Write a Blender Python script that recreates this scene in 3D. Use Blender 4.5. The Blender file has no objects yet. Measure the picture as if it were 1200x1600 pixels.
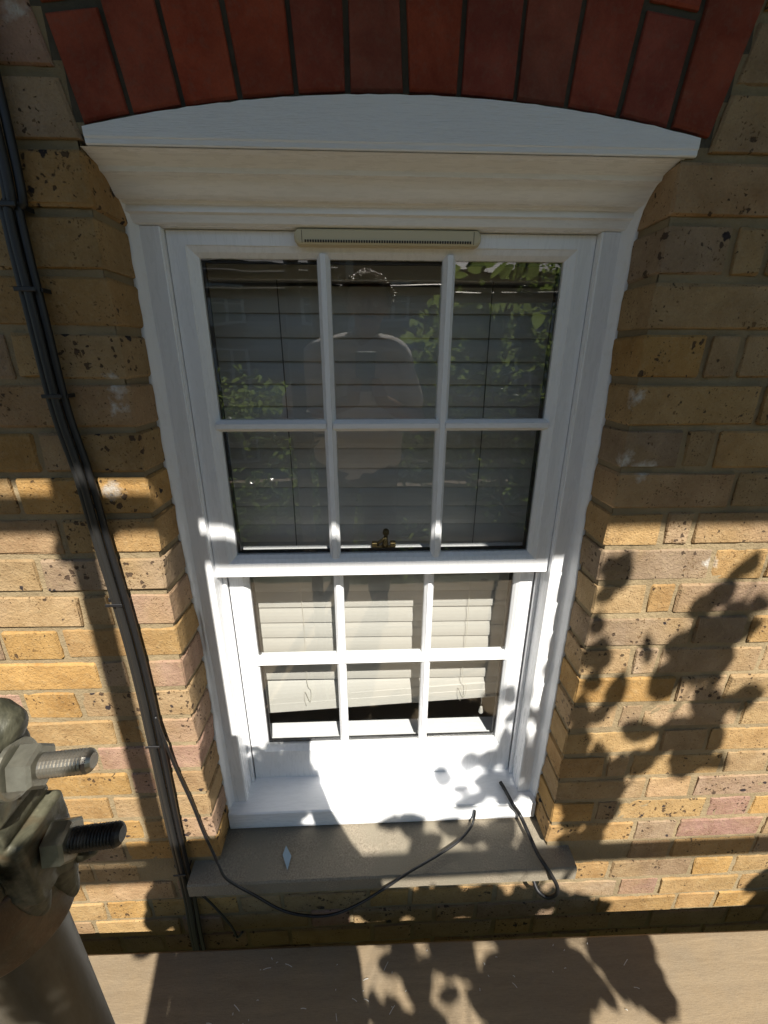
import bpy, bmesh, math, random
from mathutils import Vector, Matrix, noise

# ------------------------------------------------------------------ camera, sky, sun, exposure
scene = bpy.context.scene
col = scene.collection
random.seed(11)

CAM = Vector((-0.0342, -0.7062, -0.1915))
FWD = Vector((0.03822, 0.93979, -0.33962)); RGT = Vector((0.9992, -0.03994, 0.00191)); UPV = Vector((0.01177, 0.33942, 0.94056))
cam_data = bpy.data.cameras.new('camera'); cam = bpy.data.objects.new('camera', cam_data); col.objects.link(cam)
cam_data.sensor_fit = 'HORIZONTAL'; cam_data.sensor_width = 36.0; cam_data.lens = 660.16 / 1200.0 * 36.0
cam_data.clip_start = 0.01; cam_data.clip_end = 2000.0
m3 = Matrix((RGT, UPV, -FWD)).transposed()
cam.matrix_world = Matrix.Translation(CAM) @ m3.to_4x4()
scene.camera = cam

SUN_DIR = Vector((0.22, -1.0, 1.13))          # from the wall towards the sun
sun_el = math.atan2(1.13, math.hypot(0.22, 1.0)); sun_az = math.atan2(0.22, -1.0)
world = bpy.data.worlds.new('World'); scene.world = world; world.use_nodes = True
wn = world.node_tree; wn.nodes.clear()
sky = wn.nodes.new('ShaderNodeTexSky'); sky.sky_type = 'NISHITA'; sky.sun_disc = False
sky.sun_elevation = sun_el; sky.sun_rotation = sun_az; sky.air_density = 1.3; sky.dust_density = 0.2; sky.ozone_density = 3.0
bg = wn.nodes.new('ShaderNodeBackground'); bg.inputs['Strength'].default_value = 0.052
wo = wn.nodes.new('ShaderNodeOutputWorld')
wn.links.new(sky.outputs[0], bg.inputs[0]); wn.links.new(bg.outputs[0], wo.inputs[0])

sd = bpy.data.lights.new('sun', 'SUN'); sd.energy = 5.0; sd.angle = math.radians(0.45); sd.color = (1.0, 0.95, 0.86)
sun = bpy.data.objects.new('sun', sd); col.objects.link(sun)
sun.rotation_euler = (-SUN_DIR).to_track_quat('-Z', 'Y').to_euler(); sun.location = (3, -12, 14)

scene.view_settings.view_transform = 'Standard'; scene.view_settings.look = 'None'
scene.view_settings.exposure = 1.02; scene.view_settings.gamma = 1.0
scene.view_settings.use_curve_mapping = False
scene.render.engine = 'CYCLES'
scene.cycles.max_bounces = 6; scene.cycles.diffuse_bounces = 4; scene.cycles.transparent_max_bounces = 12; scene.cycles.glossy_bounces = 4
scene.cycles.caustics_reflective = False; scene.cycles.caustics_refractive = False

# ------------------------------------------------------------------ helpers
R = random.Random(3)
def nz(x, y, z, s=1.0): return noise.noise(Vector((x * s, y * s, z * s)))

class MB:
    def __init__(self): self.v = []; self.f = []
    def add(self, vs, fs):
        n = len(self.v); self.v += [tuple(p) for p in vs]; self.f += [tuple(i + n for i in f) for f in fs]
    def box(self, x0, x1, y0, y1, z0, z1, b=0.0, jit=0.0):
        if b <= 0:
            self.add([(x0,y0,z0),(x1,y0,z0),(x1,y1,z0),(x0,y1,z0),(x0,y0,z1),(x1,y0,z1),(x1,y1,z1),(x0,y1,z1)],
                     [(0,3,2,1),(4,5,6,7),(0,1,5,4),(1,2,6,5),(2,3,7,6),(3,0,4,7)]); return
        lo = (x0,y0,z0); hi = (x1,y1,z1); vs = []; idx = {}
        for cx in (0,1):
            for cy in (0,1):
                for cz in (0,1):
                    c = (cx,cy,cz)
                    for ax in range(3):
                        p = []
                        for k in range(3):
                            base = hi[k] if c[k] else lo[k]
                            if k != ax: base += (-b if c[k] else b)
                            p.append(base + (R.uniform(-jit, jit) if jit else 0))
                        idx[(c, ax)] = len(vs); vs.append(tuple(p))
        fs = []
        for ax in range(3):
            o = [k for k in range(3) if k != ax]
            for s in (0,1):
                def cc(a, bb):
                    c = [0,0,0]; c[ax] = s; c[o[0]] = a; c[o[1]] = bb; return idx[(tuple(c), ax)]
                q = [cc(0,0), cc(1,0), cc(1,1), cc(0,1)]
                fs.append(q)
        for ax in range(3):
            o = [k for k in range(3) if k != ax]
            for a in (0,1):
                for bb in (0,1):
                    c0 = [0,0,0]; c0[o[0]] = a; c0[o[1]] = bb; c1 = list(c0); c1[ax] = 1
                    fs.append([idx[(tuple(c0), o[0])], idx[(tuple(c1), o[0])], idx[(tuple(c1), o[1])], idx[(tuple(c0), o[1])]])
        for cx in (0,1):
            for cy in (0,1):
                for cz in (0,1):
                    c = (cx,cy,cz); fs.append([idx[(c,0)], idx[(c,1)], idx[(c,2)]])
        ctr = Vector(((x0+x1)/2,(y0+y1)/2,(z0+z1)/2)); out = []
        for f in fs:
            ps = [Vector(vs[i]) for i in f]; nrm = (ps[1]-ps[0]).cross(ps[2]-ps[0]); cen = sum(ps, Vector())/len(ps)
            out.append(f if nrm.dot(cen-ctr) > 0 else f[::-1])
        self.add(vs, out)
    def tube(self, pts, r, n=10, caps=True, rad=None):
        pts = [Vector(p) for p in pts]; N = len(pts); base = len(self.v); up = None
        for i, p in enumerate(pts):
            t = (pts[min(i+1,N-1)] - pts[max(i-1,0)]).normalized()
            if up is None:
                up = Vector((0,0,1)) if abs(t.z) < 0.9 else Vector((1,0,0))
            a = t.cross(up).normalized(); b = a.cross(t).normalized(); up = b
            rr = rad[i] if rad else r
            for k in range(n):
                th = 2*math.pi*k/n; self.v.append(tuple(p + a*math.cos(th)*rr + b*math.sin(th)*rr))
        for i in range(N-1):
            for k in range(n):
                k2 = (k+1) % n
                self.f.append((base+i*n+k, base+i*n+k2, base+(i+1)*n+k2, base+(i+1)*n+k))
        if caps:
            self.f.append(tuple(base+k for k in range(n))[::-1]); self.f.append(tuple(base+(N-1)*n+k for k in range(n)))
    def capsule(self, p0, p1, r0, r1, n=14, m=5):
        p0 = Vector(p0); p1 = Vector(p1); d = (p1-p0); L = d.length
        t = d.normalized() if L > 1e-6 else Vector((0,0,1)); pts = []; rad = []
        for k in range(m+1):
            a = math.pi/2*(1-k/m); pts.append(p0 - t*math.sin(a)*r0*0.999); rad.append(max(1e-4, r0*math.cos(a)))
        for k in range(m+1):
            a = math.pi/2*k/m; pts.append(p1 + t*math.sin(a)*r1*0.999); rad.append(max(1e-4, r1*math.cos(a)))
        self.tube(pts, 0, n, True, rad)
    def prism(self, prof, x0, x1):
        """profile of (y, z) points extruded along X, open shape closed with end caps"""
        n = len(prof); b = len(self.v)
        self.v += [(x0,y,z) for y,z in prof] + [(x1,y,z) for y,z in prof]
        for i in range(n): j = (i+1) % n; self.f.append((b+i, b+n+i, b+n+j, b+j))
        self.f.append(tuple(b+i for i in range(n))); self.f.append(tuple(b+n+i for i in range(n))[::-1])
    def mesh(self, name='mesh', smooth=False, fixn=True):
        me = bpy.data.meshes.new(name); me.from_pydata(self.v, [], self.f); me.update()
        if fixn:
            bm = bmesh.new(); bm.from_mesh(me); bmesh.ops.recalc_face_normals(bm, faces=bm.faces); bm.to_mesh(me); bm.free()
        if smooth:
            for p in me.polygons: p.use_smooth = True
        return me
    def build(self, name, mat, parent=None, smooth=False, fixn=True):
        return link(name, self.mesh(name, smooth, fixn), mat, parent)

def link(name, me, mat, parent=None):
    o = bpy.data.objects.new(name, me); col.objects.link(o)
    if mat is not None and not me.materials: me.materials.append(mat)
    if parent is not None:
        o.parent = parent; o.matrix_parent_inverse = inv(parent)
    return o
def root_loc(o):
    p = Vector(o.location) if o.type == 'EMPTY' else Vector((0,0,0)); return p
def inv(parent): return Matrix.Translation(-root_loc(parent))
def thing(name, label, cat, loc=(0,0,0), group=None):
    o = bpy.data.objects.new(name, None); col.objects.link(o); o.location = loc; o.empty_display_size = 0.05
    return tag(o, label, cat, group)
def tag(o, label, cat, group=None, kind=None):
    if label: o['label'] = label
    if cat: o['category'] = cat
    if group: o['group'] = group
    if kind: o['kind'] = kind
    return o
def struct(o): o['kind'] = 'structure'; return o
def remeshed(mb, voxel, smooth_it=2, name='m', decim=None):
    me = mb.mesh(name); o = bpy.data.objects.new('tmp', me); col.objects.link(o)
    md = o.modifiers.new('r', 'REMESH'); md.mode = 'VOXEL'; md.voxel_size = voxel; md.use_smooth_shade = True
    if smooth_it:
        s = o.modifiers.new('s', 'SMOOTH'); s.factor = 0.5; s.iterations = smooth_it
    dg = bpy.context.evaluated_depsgraph_get(); dg.update()
    out = bpy.data.meshes.new_from_object(o.evaluated_get(dg)); bpy.data.objects.remove(o)
    for p in out.polygons: p.use_smooth = True
    return out
def bezier_path(pts, sub=6):
    pts = [Vector(p) for p in pts]; out = []
    for i in range(len(pts)-1):
        p0 = pts[max(i-1,0)]; p1 = pts[i]; p2 = pts[i+1]; p3 = pts[min(i+2,len(pts)-1)]
        for k in range(sub):
            t = k/sub
            out.append(0.5*((2*p1) + (-p0+p2)*t + (2*p0-5*p1+4*p2-p3)*t*t + (-p0+3*p1-3*p2+p3)*t*t*t))
    out.append(pts[-1]); return out

# ------------------------------------------------------------------ materials
class NT:
    def __init__(self, name):
        self.m = bpy.data.materials.new(name); self.m.use_nodes = True; self.t = self.m.node_tree; self.t.nodes.clear()
        self.out = self.n('ShaderNodeOutputMaterial'); self.p = self.n('ShaderNodeBsdfPrincipled')
        self.l(self.p.outputs[0], self.out.inputs[0])
    def n(self, k, **a):
        x = self.t.nodes.new(k)
        for q, v in a.items(): setattr(x, q, v)
        return x
    def l(self, a, b): self.t.links.new(a, b)
    def coord(self, kind='Object', scale=(1,1,1), rnd=False):
        tc = self.n('ShaderNodeTexCoord'); mp = self.n('ShaderNodeMapping'); mp.inputs['Scale'].default_value = scale
        self.l(tc.outputs[kind], mp.inputs['Vector'])
        if not rnd: return mp.outputs[0]
        oi = self.n('ShaderNodeObjectInfo'); mu = self.n('ShaderNodeMath', operation='MULTIPLY'); mu.inputs[1].default_value = 37.0
        self.l(oi.outputs['Random'], mu.inputs[0]); cb = self.n('ShaderNodeCombineXYZ')
        for i in range(3): self.l(mu.outputs[0], cb.inputs[i])
        va = self.n('ShaderNodeVectorMath', operation='ADD'); self.l(mp.outputs[0], va.inputs[0]); self.l(cb.outputs[0], va.inputs[1])
        return va.outputs[0]
    def noise(self, vec, scale, detail=4, rough=0.55, dist=0.0):
        x = self.n('ShaderNodeTexNoise'); x.inputs['Scale'].default_value = scale; x.inputs['Detail'].default_value = detail
        x.inputs['Roughness'].default_value = rough; x.inputs['Distortion'].default_value = dist; self.l(vec, x.inputs['Vector']); return x.outputs['Fac']
    def vor(self, vec, scale, rnd=1.0):
        x = self.n('ShaderNodeTexVoronoi'); x.inputs['Scale'].default_value = scale; x.inputs['Randomness'].default_value = rnd
        self.l(vec, x.inputs['Vector']); return x.outputs['Distance'], x.outputs['Color']
    def ramp(self, fac, stops):
        x = self.n('ShaderNodeValToRGB'); e = x.color_ramp.elements
        while len(e) < len(stops): e.new(0.5)
        for i, (p, c) in enumerate(stops):
            e[i].position = p; e[i].color = (c, c, c, 1) if isinstance(c, (int, float)) else (c[0], c[1], c[2], 1)
        self.l(fac, x.inputs[0]); return x.outputs[0]
    def mix(self, fac, a, b, mode='MIX'):
        x = self.n('ShaderNodeMix', data_type='RGBA', blend_type=mode)
        for s, v in ((0, fac), (6, a), (7, b)):
            if isinstance(v, (int, float)): x.inputs[s].default_value = v
            elif isinstance(v, tuple): x.inputs[s].default_value = (v[0], v[1], v[2], 1)
            else: self.l(v, x.inputs[s])
        return x.outputs[2]
    def math(self, op, a, b=None):
        x = self.n('ShaderNodeMath', operation=op)
        for i, v in enumerate((a, b)):
            if v is None: continue
            if isinstance(v, (int, float)): x.inputs[i].default_value = v
            else: self.l(v, x.inputs[i])
        return x.outputs[0]
    def bump(self, h, strength=0.3, dist=0.002):
        x = self.n('ShaderNodeBump'); x.inputs['Strength'].default_value = strength; x.inputs['Distance'].default_value = dist
        self.l(h, x.inputs['Height']); self.l(x.outputs[0], self.p.inputs['Normal'])
    def base(self, c):
        if isinstance(c, tuple): self.p.inputs['Base Color'].default_value = (c[0], c[1], c[2], 1)
        else: self.l(c, self.p.inputs['Base Color'])
    def rough(self, r):
        if isinstance(r, (int, float)): self.p.inputs['Roughness'].default_value = r
        else: self.l(r, self.p.inputs['Roughness'])
    def set(self, **k):
        for a, v in k.items(): self.p.inputs[a.replace('_', ' ')].default_value = v

DABS = [(0.413, -0.252, 0.026), (0.414, -0.356, 0.026), (0.452, -0.374, 0.030), (-0.427, -0.230, 0.024), (-0.430, -0.262, 0.020), (-0.467, -0.402, 0.026), (0.622, -0.559, 0.022), (-0.457, 0.205, 0.02)]
def dabs(t, c):
    """splashes of white paint and lime on the brickwork, each at its own spot"""
    g = t.n('ShaderNodeNewGeometry'); n = t.noise(g.outputs['Position'], 170, 4, 0.75); tot = None; w_ = t.n('ShaderNodeTexNoise'); w_.inputs['Scale'].default_value = 45; w_.inputs['Detail'].default_value = 3; t.l(g.outputs['Position'], w_.inputs['Vector']); s_ = t.n('ShaderNodeVectorMath', operation='MULTIPLY_ADD'); t.l(w_.outputs['Color'], s_.inputs[0]); s_.inputs[1].default_value = (0.05, 0, 0.05); s_.inputs[2].default_value = (-0.025, 0, -0.025); pv = t.n('ShaderNodeVectorMath', operation='ADD'); t.l(g.outputs['Position'], pv.inputs[0]); t.l(s_.outputs[0], pv.inputs[1])
    for x, z, r in DABS:
        d = t.n('ShaderNodeVectorMath', operation='DISTANCE'); t.l(pv.outputs[0], d.inputs[0]); d.inputs[1].default_value = (x, 0, z)
        k = t.math('MAXIMUM', t.math('SUBTRACT', 1.0, t.math('DIVIDE', d.outputs['Value'], r)), 0.0); tot = k if tot is None else t.math('MAXIMUM', tot, k)
    return t.mix(t.ramp(t.math('MULTIPLY', tot, n), [(0.14, 0.0), (0.46, 0.75)]), c, (0.52, 0.50, 0.46))
def brick_mat(name, spots=True, red=False):
    t = NT(name); v = t.coord('Object', rnd=True); oi = t.n('ShaderNodeObjectInfo')
    n1 = t.noise(v, 18, 3, 0.6, 0.4); n2 = t.noise(v, 95, 3, 0.7); n3 = t.noise(v, 7, 2)
    c = t.mix(t.ramp(n1, [(0.3, 0.0), (0.75, 1.0)]), oi.outputs['Color'], (0.66, 0.61, 0.55) if not red else (0.6, 0.45, 0.42), 'MULTIPLY')
    c = t.mix(t.math('MULTIPLY', t.ramp(n3, [(0.45, 0.0), (0.75, 1.0)]), 0.45), c, (0.33, 0.215, 0.085) if not red else (0.075, 0.03, 0.022))
    c = t.mix(t.math('MULTIPLY', t.ramp(n2, [(0.5, 0.0), (0.8, 1.0)]), 0.4 if not red else 0.45), c, (0.36, 0.28, 0.16) if not red else (0.17, 0.10, 0.075))
    n5 = t.noise(v, 330, 2, 0.6); c = t.mix(0.35, c, t.mix(n5, (0.25, 0.25, 0.25), (0.78, 0.78, 0.78)), 'OVERLAY'); h = t.math('ADD', t.math('MULTIPLY', n2, 0.7), t.math('MULTIPLY', n5, 0.35))
    if spots:
        wn_ = t.n('ShaderNodeTexNoise'); wn_.inputs['Scale'].default_value = 95; wn_.inputs['Detail'].default_value = 3; t.l(v, wn_.inputs['Vector'])
        sc = t.n('ShaderNodeVectorMath', operation='SCALE'); sc.inputs['Scale'].default_value = 0.016; t.l(wn_.outputs['Color'], sc.inputs[0])
        av = t.n('ShaderNodeVectorMath', operation='ADD'); t.l(v, av.inputs[0]); t.l(sc.outputs[0], av.inputs[1]); dv = av.outputs[0]
        oi2 = t.n('ShaderNodeObjectInfo'); sw = t.noise(v, 22, 2)
        def spot(scale, gain, off, by=None):
            d, cc = t.vor(dv, scale); sp_ = t.n('ShaderNodeSeparateColor'); t.l(cc, sp_.inputs[0])
            g = t.math('MULTIPLY', sp_.outputs[0], gain)
            if by is not None: g = t.math('MULTIPLY', g, by)
            return t.ramp(t.math('SUBTRACT', t.math('SUBTRACT', g, off), d), [(0.0, 0.0), (0.06, 1.0)])
        amt = t.ramp(t.math('FRACT', t.math('MULTIPLY', oi2.outputs['Random'], 17.0)), [(0.0, 0.55), (1.0, 1.12)])
        big = spot(40, 0.95, 0.66, amt); mid = spot(90, 0.74, 0.26, t.math('MULTIPLY', amt, t.ramp(sw, [(0.3, 0.55), (0.65, 1.1)]))); sml = spot(215, 0.80, 0.25, t.ramp(sw, [(0.3, 0.5), (0.7, 1.05)]))
        c = t.mix(t.math('MULTIPLY', sml, 0.75), c, (0.10, 0.055, 0.022))
        c = t.mix(t.math('MULTIPLY', mid, 0.85), c, (0.045, 0.028, 0.02))
        c = t.mix(t.math('MULTIPLY', big, 0.95), c, (0.020, 0.017, 0.022))
        h = t.math('SUBTRACT', h, t.math('MULTIPLY', mid, 0.5))
    h = t.math('ADD', h, t.math('MULTIPLY', n1, 0.7))
    if spots: c = dabs(t, c)
    t.base(c); t.rough(0.9); t.set(Specular_IOR_Level=0.2); t.bump(h, 1.0, 0.0042 if not red else 0.0016); return t.m
M = {}
M['brick'] = brick_mat('stock_brick'); M['red'] = brick_mat('red_arch_brick', False, True)

t = NT('lime_mortar'); v = t.coord(); n = t.noise(v, 60, 5, 0.7); n2 = t.noise(v, 8, 3)
t.base(t.mix(t.ramp(n2, [(0.35, 0), (0.7, 1)]), t.mix(n, (0.265, 0.20, 0.115), (0.34, 0.265, 0.16)), (0.215, 0.165, 0.098))); t.rough(0.95); t.set(Specular_IOR_Level=0.1)
t.bump(t.math('ADD', t.noise(v, 170, 4, 0.7), n), 0.8, 0.004); M['mortar'] = t.m

t = NT('dark_arch_mortar'); v = t.coord(); n = t.noise(v, 60, 5, 0.7); t.base(t.mix(n, (0.045, 0.038, 0.026), (0.10, 0.085, 0.058))); t.rough(0.95); t.bump(n, 0.8, 0.004); M['arch_mortar'] = t.m
def paint(name, colr, rough=0.28, stretch=(3, 22, 22), bstr=0.06, dirt=0.0):
    t = NT(name); v = t.coord('Object', stretch); n = t.noise(v, 9, 3, 0.6); v2 = t.coord(); n2 = t.noise(v2, 11, 3)
    c = t.mix(t.math('MULTIPLY', n2, 0.35), colr, tuple(x * 0.9 for x in colr))
    if dirt: c = t.mix(t.math('MULTIPLY', t.ramp(t.noise(v2, 40, 4, 0.7), [(0.55, 0), (0.8, 1)]), dirt), c, (0.45, 0.42, 0.36))
    t.base(c); t.rough(t.math('ADD', t.math('MULTIPLY', n, 0.2), rough - 0.1)); t.bump(t.math('ADD', n, t.math('MULTIPLY', n2, 0.6)), bstr, 0.002); return t.m
M['paint'] = paint('white_gloss_paint', (0.83, 0.84, 0.86)); M['paint_v'] = paint('white_gloss_paint_upright', (0.83, 0.84, 0.86), 0.28, (14, 14, 2), 0.06)
M['paint_board'] = paint('brushed_white_paint', (0.86, 0.88, 0.91), 0.16, (4, 60, 130), 0.8)
M['paint_rough'] = paint('lumpy_white_paint', (0.80, 0.81, 0.83), 0.4, (60, 60, 60), 0.6, 0.25)
M['cream'] = paint('yellowed_cream_plastic', (0.58, 0.51, 0.34), 0.45, (20, 20, 20), 0.1, 0.1)
M['blind'] = paint('off_white_blind_slat', (0.49, 0.475, 0.44), 0.4, (3, 60, 60), 0.05)
M['cord'] = paint('pale_blind_cord', (0.55, 0.52, 0.44), 0.7); M['dark_slot'] = paint('dark_vent_slot', (0.03, 0.025, 0.02), 0.8)
M['room'] = paint('dim_room_wall', (0.32, 0.31, 0.29), 0.8)
M['ladder'] = paint('dark_ladder_cord', (0.06, 0.06, 0.06), 0.8)

t = NT('concrete_sill'); v = t.coord(); n = t.noise(v, 260, 4, 0.7); n2 = t.noise(v, 13, 5, 0.65)
t.base(t.mix(t.ramp(n2, [(0.38, 0), (0.62, 1)]), t.mix(t.ramp(n, [(0.3, 0), (0.7, 1)]), (0.13, 0.108, 0.078), (0.31, 0.265, 0.20)), (0.20, 0.175, 0.13))); t.rough(0.85); t.bump(t.math('ADD', n, t.math('MULTIPLY', n2, 0.8)), 0.6, 0.0018); M['stone'] = t.m

t = NT('weathered_board'); v2 = t.coord('Object', rnd=True); n = t.noise(t.coord('Object', (1.0, 9, 9), rnd=True), 5, 5, 0.6, 0.8); n2 = t.noise(v2, 10, 4, 0.65)
n3 = t.noise(t.coord('Object', (14, 190, 190), rnd=True), 4, 4, 0.7, 0.3); n4 = t.noise(v2, 260, 3, 0.7)
c = t.mix(t.ramp(n, [(0.3, 0), (0.72, 1)]), (0.25, 0.188, 0.115), (0.185, 0.135, 0.08)); c = t.mix(t.math('MULTIPLY', t.ramp(n2, [(0.4, 0), (0.7, 1)]), 0.5), c, (0.19, 0.155, 0.11))
c = t.mix(t.math('MULTIPLY', t.ramp(n3, [(0.48, 0), (0.72, 1)]), 0.50), c, (0.11, 0.08, 0.05)); c = t.mix(t.math('MULTIPLY', t.ramp(n4, [(0.55, 0), (0.8, 1)]), 0.35), c, (0.32, 0.255, 0.17))
t.base(c); t.rough(0.9); t.bump(t.math('ADD', t.math('MULTIPLY', n3, 0.8), n4), 0.5, 0.0016); M['board'] = t.m

t = NT('galvanised_tube'); v = t.coord('Object', (30, 30, 6), rnd=True); n = t.noise(v, 3, 5, 0.65); v2 = t.coord('Object', rnd=True); n2 = t.noise(v2, 40, 4, 0.7)
t.base(t.mix(t.ramp(n, [(0.35, 0), (0.7, 1)]), (0.10, 0.092, 0.075), t.mix(n2, (0.035, 0.032, 0.025), (0.10, 0.078, 0.05)))); t.set(Metallic=0.45); t.rough(0.5); t.bump(n2, 0.25, 0.001); M['tube'] = t.m

def forged(name, rustiness):
    t = NT(name); v = t.coord(); n = t.noise(v, 48, 5, 0.7, 0.8); n2 = t.noise(v, 170, 4, 0.75); n3 = t.noise(v, 24, 4, 0.6, 0.5)
    c = t.mix(t.ramp(n, [(0.35, 0), (0.62, 1)]), (0.040, 0.040, 0.027), (0.125, 0.120, 0.080)); c = t.mix(t.ramp(n3, [(0.58-rustiness, 0), (0.72-rustiness*0.6, 0.8)]), c, t.mix(n2, (0.15, 0.07, 0.025), (0.085, 0.055, 0.03)))
    c = t.mix(t.math('MULTIPLY', t.ramp(n2, [(0.6, 0), (0.8, 1)]), 0.6), c, (0.24, 0.225, 0.14))
    t.base(c); t.set(Metallic=0.2); t.rough(t.ramp(n2, [(0.3, 0.36), (0.7, 0.62)])); t.bump(t.math('ADD', n, t.math('MULTIPLY', n2, 0.5)), 0.4, 0.0012); return t.m
M['rust'] = forged('worn_forged_steel', 0.02); M['rust_orange'] = forged('rusty_forged_steel', 0.22)
def metal(name, c, rough, met=0.8):
    t = NT(name); v = t.coord(); n = t.noise(v, 120, 4, 0.7); t.base(t.mix(n, c, tuple(x * 0.45 for x in c))); t.set(Metallic=met); t.rough(rough); t.bump(n, 0.25, 0.0008); return t.m
M['nut'] = metal('plated_nut_steel', (0.42, 0.41, 0.34), 0.38); M['thread'] = metal('bright_thread_steel', (0.45, 0.42, 0.36), 0.36); M['thread_dark'] = metal('oily_thread_steel', (0.05, 0.048, 0.045), 0.45, 0.6)
M['brass'] = metal('tarnished_brass', (0.16, 0.12, 0.05), 0.35)
def plain(name, c, rough=0.6, nscale=30, var=0.3, **k):
    t = NT(name); v = t.coord(); n = t.noise(v, nscale, 4, 0.6); t.base(t.mix(n, c, tuple(x * (1 - var) for x in c))); t.rough(rough); t.bump(n, 0.15, 0.002)
    t.set(**k); return t.m
M['cable'] = plain('black_cable_sheath', (0.010, 0.010, 0.011), 0.45); M['cable_grey'] = plain('grey_cable_sheath', (0.016, 0.0155, 0.015), 0.5)  # grey sheath is slightly paler than the black one
M['clip'] = plain('black_cable_clip', (0.01, 0.01, 0.012), 0.5); M['chip'] = plain('pale_blue_scrap', (0.34, 0.46, 0.55), 0.4)
M['skin'] = plain('skin', (0.30, 0.17, 0.11), 0.5); M['shirt'] = plain('pale_grey_cotton', (0.74, 0.70, 0.69), 0.9, 60); M['trouser'] = plain('dark_work_trouser', (0.05, 0.05, 0.06), 0.9)
M['hair'] = plain('dark_brown_hair', (0.17, 0.095, 0.045), 0.38, 200, 0.6); M['shoe'] = plain('dark_boot_leather', (0.04, 0.03, 0.025), 0.6); M['phone'] = plain('dark_phone_case', (0.02, 0.02, 0.025), 0.3)
M['eye'] = plain('eye_white', (0.6, 0.58, 0.55), 0.2); M['phone_edge'] = plain('polished_phone_frame', (0.5, 0.5, 0.52), 0.2, Metallic=0.9)
M['bark'] = plain('grey_brown_bark', (0.10, 0.075, 0.05), 0.9, 18, 0.6); M['ground'] = plain('garden_ground', (0.05, 0.055, 0.025), 0.95, 2, 0.6)
M['slate'] = plain('slate_roof', (0.06, 0.06, 0.07), 0.7, 6); M['render'] = plain('pale_painted_render', (0.45, 0.43, 0.40), 0.9, 3); M['house_brick'] = plain('far_brown_brick', (0.17, 0.12, 0.08), 0.9, 9, 0.4)
M['win_white'] = plain('far_white_frame', (0.5, 0.5, 0.5), 0.5); M['dark_glass'] = plain('far_dark_glass', (0.03, 0.035, 0.04), 0.1)
t = NT('green_leaf'); v = t.coord(); n = t.noise(v, 3.0, 3); n2 = t.noise(v, 40, 2)
c = t.mix(t.ramp(n, [(0.3, 0), (0.7, 1)]), (0.05, 0.085, 0.03), (0.10, 0.125, 0.045)); t.base(t.mix(t.math('MULTIPLY', n2, 0.4), c, (0.03, 0.07, 0.02))); t.rough(0.1)
tr = t.n('ShaderNodeBsdfTranslucent'); tr.inputs[0].default_value = (0.24, 0.31, 0.08, 1); ms = t.n('ShaderNodeMixShader'); ms.inputs[0].default_value = 0.4
t.l(t.p.outputs[0], ms.inputs[1]); t.l(tr.outputs[0], ms.inputs[2]); t.l(ms.outputs[0], t.out.inputs[0]); M['leaf'] = t.m
t = NT('window_glass'); fr = t.n('ShaderNodeFresnel'); gm = t.n('ShaderNodeNewGeometry'); t.l(t.math('ADD', t.math('MULTIPLY', gm.outputs['Backfacing'], 1/1.92 - 1.92), 1.92), fr.inputs['IOR']); tb = t.n('ShaderNodeBsdfTransparent'); tb.inputs[0].default_value = (0.975, 0.98, 0.975, 1)
gl = t.n('ShaderNodeBsdfGlossy'); gl.inputs['Roughness'].default_value = 0.0; ms = t.n('ShaderNodeMixShader')
v = t.coord('Object', (1, 1, 1)); bp = t.n('ShaderNodeBump'); bp.inputs['Strength'].default_value = 0.5; bp.inputs['Distance'].default_value = 0.0012; t.l(t.noise(v, 5, 2), bp.inputs['Height'])
t.l(bp.outputs[0], gl.inputs['Normal']); t.l(fr.outputs[0], ms.inputs[0]); t.l(tb.outputs[0], ms.inputs[1]); t.l(gl.outputs[0], ms.inputs[2]); t.l(ms.outputs[0], t.out.inputs[0]); t.t.nodes.remove(t.p); M['glass'] = t.m
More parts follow.
